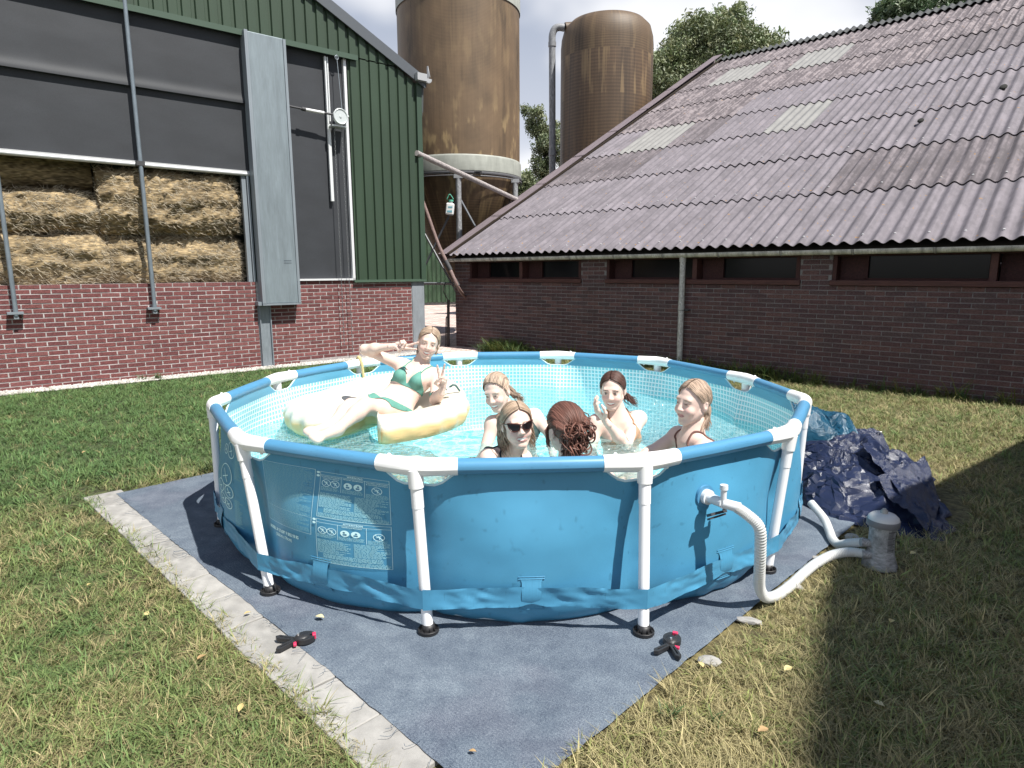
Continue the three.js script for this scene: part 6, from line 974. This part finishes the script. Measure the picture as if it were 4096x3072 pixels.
{
  const r = rng(901), G = [], D = [];
  const view = (x, z) => { const q = V(x, 0.05, z).applyMatrix4(camera.matrixWorldInverse); if (q.z > -0.8) return 0; const a = Math.abs(q.x / -q.z), b = Math.abs(q.y / -q.z); return a < 0.86 && b < 0.68 ? -q.z : 0; };
  const cell = 0.5;
  for (let X = -8; X < 8; X += cell) for (let Z = -9; Z < 3.6; Z += cell) {
    const d = view(X + cell / 2, Z + cell / 2) || view(X, Z) || view(X + cell, Z + cell) || view(X + cell, Z) || view(X, Z + cell); if (!d) continue;
    const n = Math.round(cell * cell * clamp(5200 / (d * d) * 3.2, 900, 5200));
    for (let i = 0; i < n; i++) { const x = X + r() * cell, z = Z + r() * cell, fr = lawnFree(x, z); if (fr < 0) continue; const dr = lawnDry(x, z); (r() < dr * 0.82 + 0.04 ? D : G).push([x, z, dr, d, fr]); }
  }
  const put = (name, label, list, geos, tint, tall) => {
    const per = geos.map(() => []); list.forEach((q, i) => per[i % geos.length].push(q));
    const grp = new THREE.Group(); grp.name = name; scene.add(grp); tag(grp, label, 'grass', null, 'stuff');
    geos.forEach((g, k) => {
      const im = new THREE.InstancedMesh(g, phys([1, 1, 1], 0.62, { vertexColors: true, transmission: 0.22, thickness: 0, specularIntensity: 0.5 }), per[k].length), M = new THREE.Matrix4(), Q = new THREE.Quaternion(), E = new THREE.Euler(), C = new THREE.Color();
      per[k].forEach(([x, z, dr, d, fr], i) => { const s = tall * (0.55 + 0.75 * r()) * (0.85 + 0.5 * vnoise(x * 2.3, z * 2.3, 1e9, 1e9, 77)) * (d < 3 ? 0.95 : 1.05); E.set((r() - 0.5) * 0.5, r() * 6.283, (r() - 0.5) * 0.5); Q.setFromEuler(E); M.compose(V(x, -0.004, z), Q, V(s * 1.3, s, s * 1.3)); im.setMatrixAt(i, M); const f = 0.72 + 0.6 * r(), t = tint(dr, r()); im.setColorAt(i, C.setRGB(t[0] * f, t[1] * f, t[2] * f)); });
      im.name = 'blades'; im.userData.kind = 'stuff'; im.castShadow = im.receiveShadow = true; grp.add(im);
    });
    return grp;
  };
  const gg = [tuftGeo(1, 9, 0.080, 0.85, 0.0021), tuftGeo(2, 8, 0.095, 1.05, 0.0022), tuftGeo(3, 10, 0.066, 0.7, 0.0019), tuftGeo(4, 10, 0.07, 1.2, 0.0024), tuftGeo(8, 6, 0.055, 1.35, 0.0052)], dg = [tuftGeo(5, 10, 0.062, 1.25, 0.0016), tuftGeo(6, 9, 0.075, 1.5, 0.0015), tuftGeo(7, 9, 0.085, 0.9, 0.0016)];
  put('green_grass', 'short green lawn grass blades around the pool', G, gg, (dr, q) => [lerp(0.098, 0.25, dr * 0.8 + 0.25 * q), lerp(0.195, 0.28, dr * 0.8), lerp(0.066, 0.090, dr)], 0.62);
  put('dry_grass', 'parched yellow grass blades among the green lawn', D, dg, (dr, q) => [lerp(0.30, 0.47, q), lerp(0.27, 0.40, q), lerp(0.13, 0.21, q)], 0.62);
  // rank grass at the foot of the shed and the barn
  const W = [], at = (s, d) => [-1.146 + 0.747 * s - 0.665 * d, -9.044 + 0.665 * s + 0.747 * d];
  for (let i = 0; i < 480; i++) { const s = 0.9 + 9.5 * Math.pow(r(), 0.9), k = vnoise(s * 1.5, 4, 1e9, 1e9, 9); if (r() > 0.18 + k * 0.9) continue; const [x, z] = at(s, 0.04 + r() * 0.22); W.push([x, z, 0.25, 8, 1]); }
  for (let i = 0; i < 260; i++) { const [x, z] = at(1.6 + (r() + r() - 1) * 0.7, 0.06 + r() * 0.35); W.push([x, z, 0.2, 8, 1]); }
  for (let i = 0; i < 110; i++) { const [x, z] = at(4.75 + r() * 0.9, 0.05 + r() * 0.25); W.push([x, z, 0.3, 8, 1]); }
  put('tall_grass', 'tall weeds and grass growing along the foot of the shed wall', W, [tuftGeo(11, 12, 0.24, 0.75, 0.0034), tuftGeo(12, 10, 0.18, 1.1, 0.0045)], (dr, q) => [lerp(0.075, 0.20, q * q), lerp(0.13, 0.20, q), 0.045], 0.9);
  const weed = (label, x, z, n, h) => { const t = thing('weed', label, 'weed', [x, 0, z]); const rr = rng(n + 3), g = []; for (let i = 0; i < n; i++) { const q = tuftGeo(200 + i, 10, h, 0.9, 0.0036); q.translate((rr() + rr() - 1) * 0.22, 0, (rr() + rr() - 1) * 0.10); g.push(q); } const m = mergeGeometries(g); paint(m, (a, y) => { const s = lerp(0.6, 1.2, y / h); return [0.085 * s, 0.135 * s, 0.04 * s]; }); part('leaves', m, phys([1, 1, 1], 0.6, { vertexColors: true, transmission: 0.2, thickness: 0 }), t); };
  weed('green weed growing on the gravel against the barn wall', -5.10, -4.86, 10, 0.13);
  weed('grass tuft at the back left edge of the ground cloth', -2.22, -0.56, 16, 0.14);
  weed('tall green weeds at the left end of the shed wall', 0.02, -7.75, 26, 0.36);
  weed('broad leaved weed in the lawn at the front right', 0.62, 2.28, 3, 0.07);
  // fallen leaves
  const lg = sheet(4, 8, (u, v) => [(u - 0.5) * 0.022 * Math.sin(Math.PI * Math.min(1, v * 1.02)) * 2, 0.010 + 0.012 * Math.sin(v * 3.0) + 0.010 * Math.abs(u - 0.5), (v - 0.5) * 0.075]);
  const lm = [[0.46, 0.36, 0.15], [0.52, 0.43, 0.20], [0.38, 0.25, 0.12], [0.50, 0.46, 0.29]].map((c) => mat(c, 0.6));
  const spots = [[-3.05, 1.05, 'near the left frame edge below the cloth corner'], [-1.62, 1.62, 'on the lawn left of the stone edging'], [-1.22, 1.96, 'close to the stone edging in front'], [-2.35, 0.75, 'left of the stone edging, farther back'], [-2.05, 1.35, 'on the left lawn, middle'], [-2.8, -1.35, 'on the green lawn behind the cloth corner'], [-3.6, -1.0, 'on the green lawn at the left'], [-3.0, -1.75, 'on the green lawn towards the gravel'], [-0.95, 2.25, 'in the grass at the front left'], [1.02, 2.05, 'on the dry grass at the front right'], [0.80, 2.38, 'on the dry grass near the frame bottom'], [1.25, 2.25, 'in the shade edge at the front right'], [1.60, 1.72, 'in the shade left of centre'], [2.10, 1.05, 'in the shade right of the pump'], [2.75, -1.6, 'on the sunny lawn behind the tarpaulin'], [3.3, -2.2, 'on the sunny lawn before the shed'], [0.93, 1.32, 'on the cloth beneath the pool wall'], [1.18, 1.36, 'on the cloth beside the hose'], [-0.14, 2.46, 'on the cloth at the bottom frame edge'], [-0.85, 1.66, 'on the cloth beside the left clamp'], [-1.18, 1.62, 'on the edge of the cloth'], [0.70, 2.02, 'by the broken stones']];
  spots.forEach(([x, z, w], i) => { const t = part('fallen_leaf', lg, lm[i % 4], scene, [x, (i > 15 && i < 21) ? 0.028 : 0.03, z], [(r() - 0.5) * 0.5, r() * 6.28, (r() - 0.5) * 0.5]); const s = 0.34 + 0.32 * r(); t.scale.set(s, s, s); tag(t, 'yellowed fallen leaf ' + w, 'leaf', 'fallen leaves'); });
}
renderer.render(scene, camera);
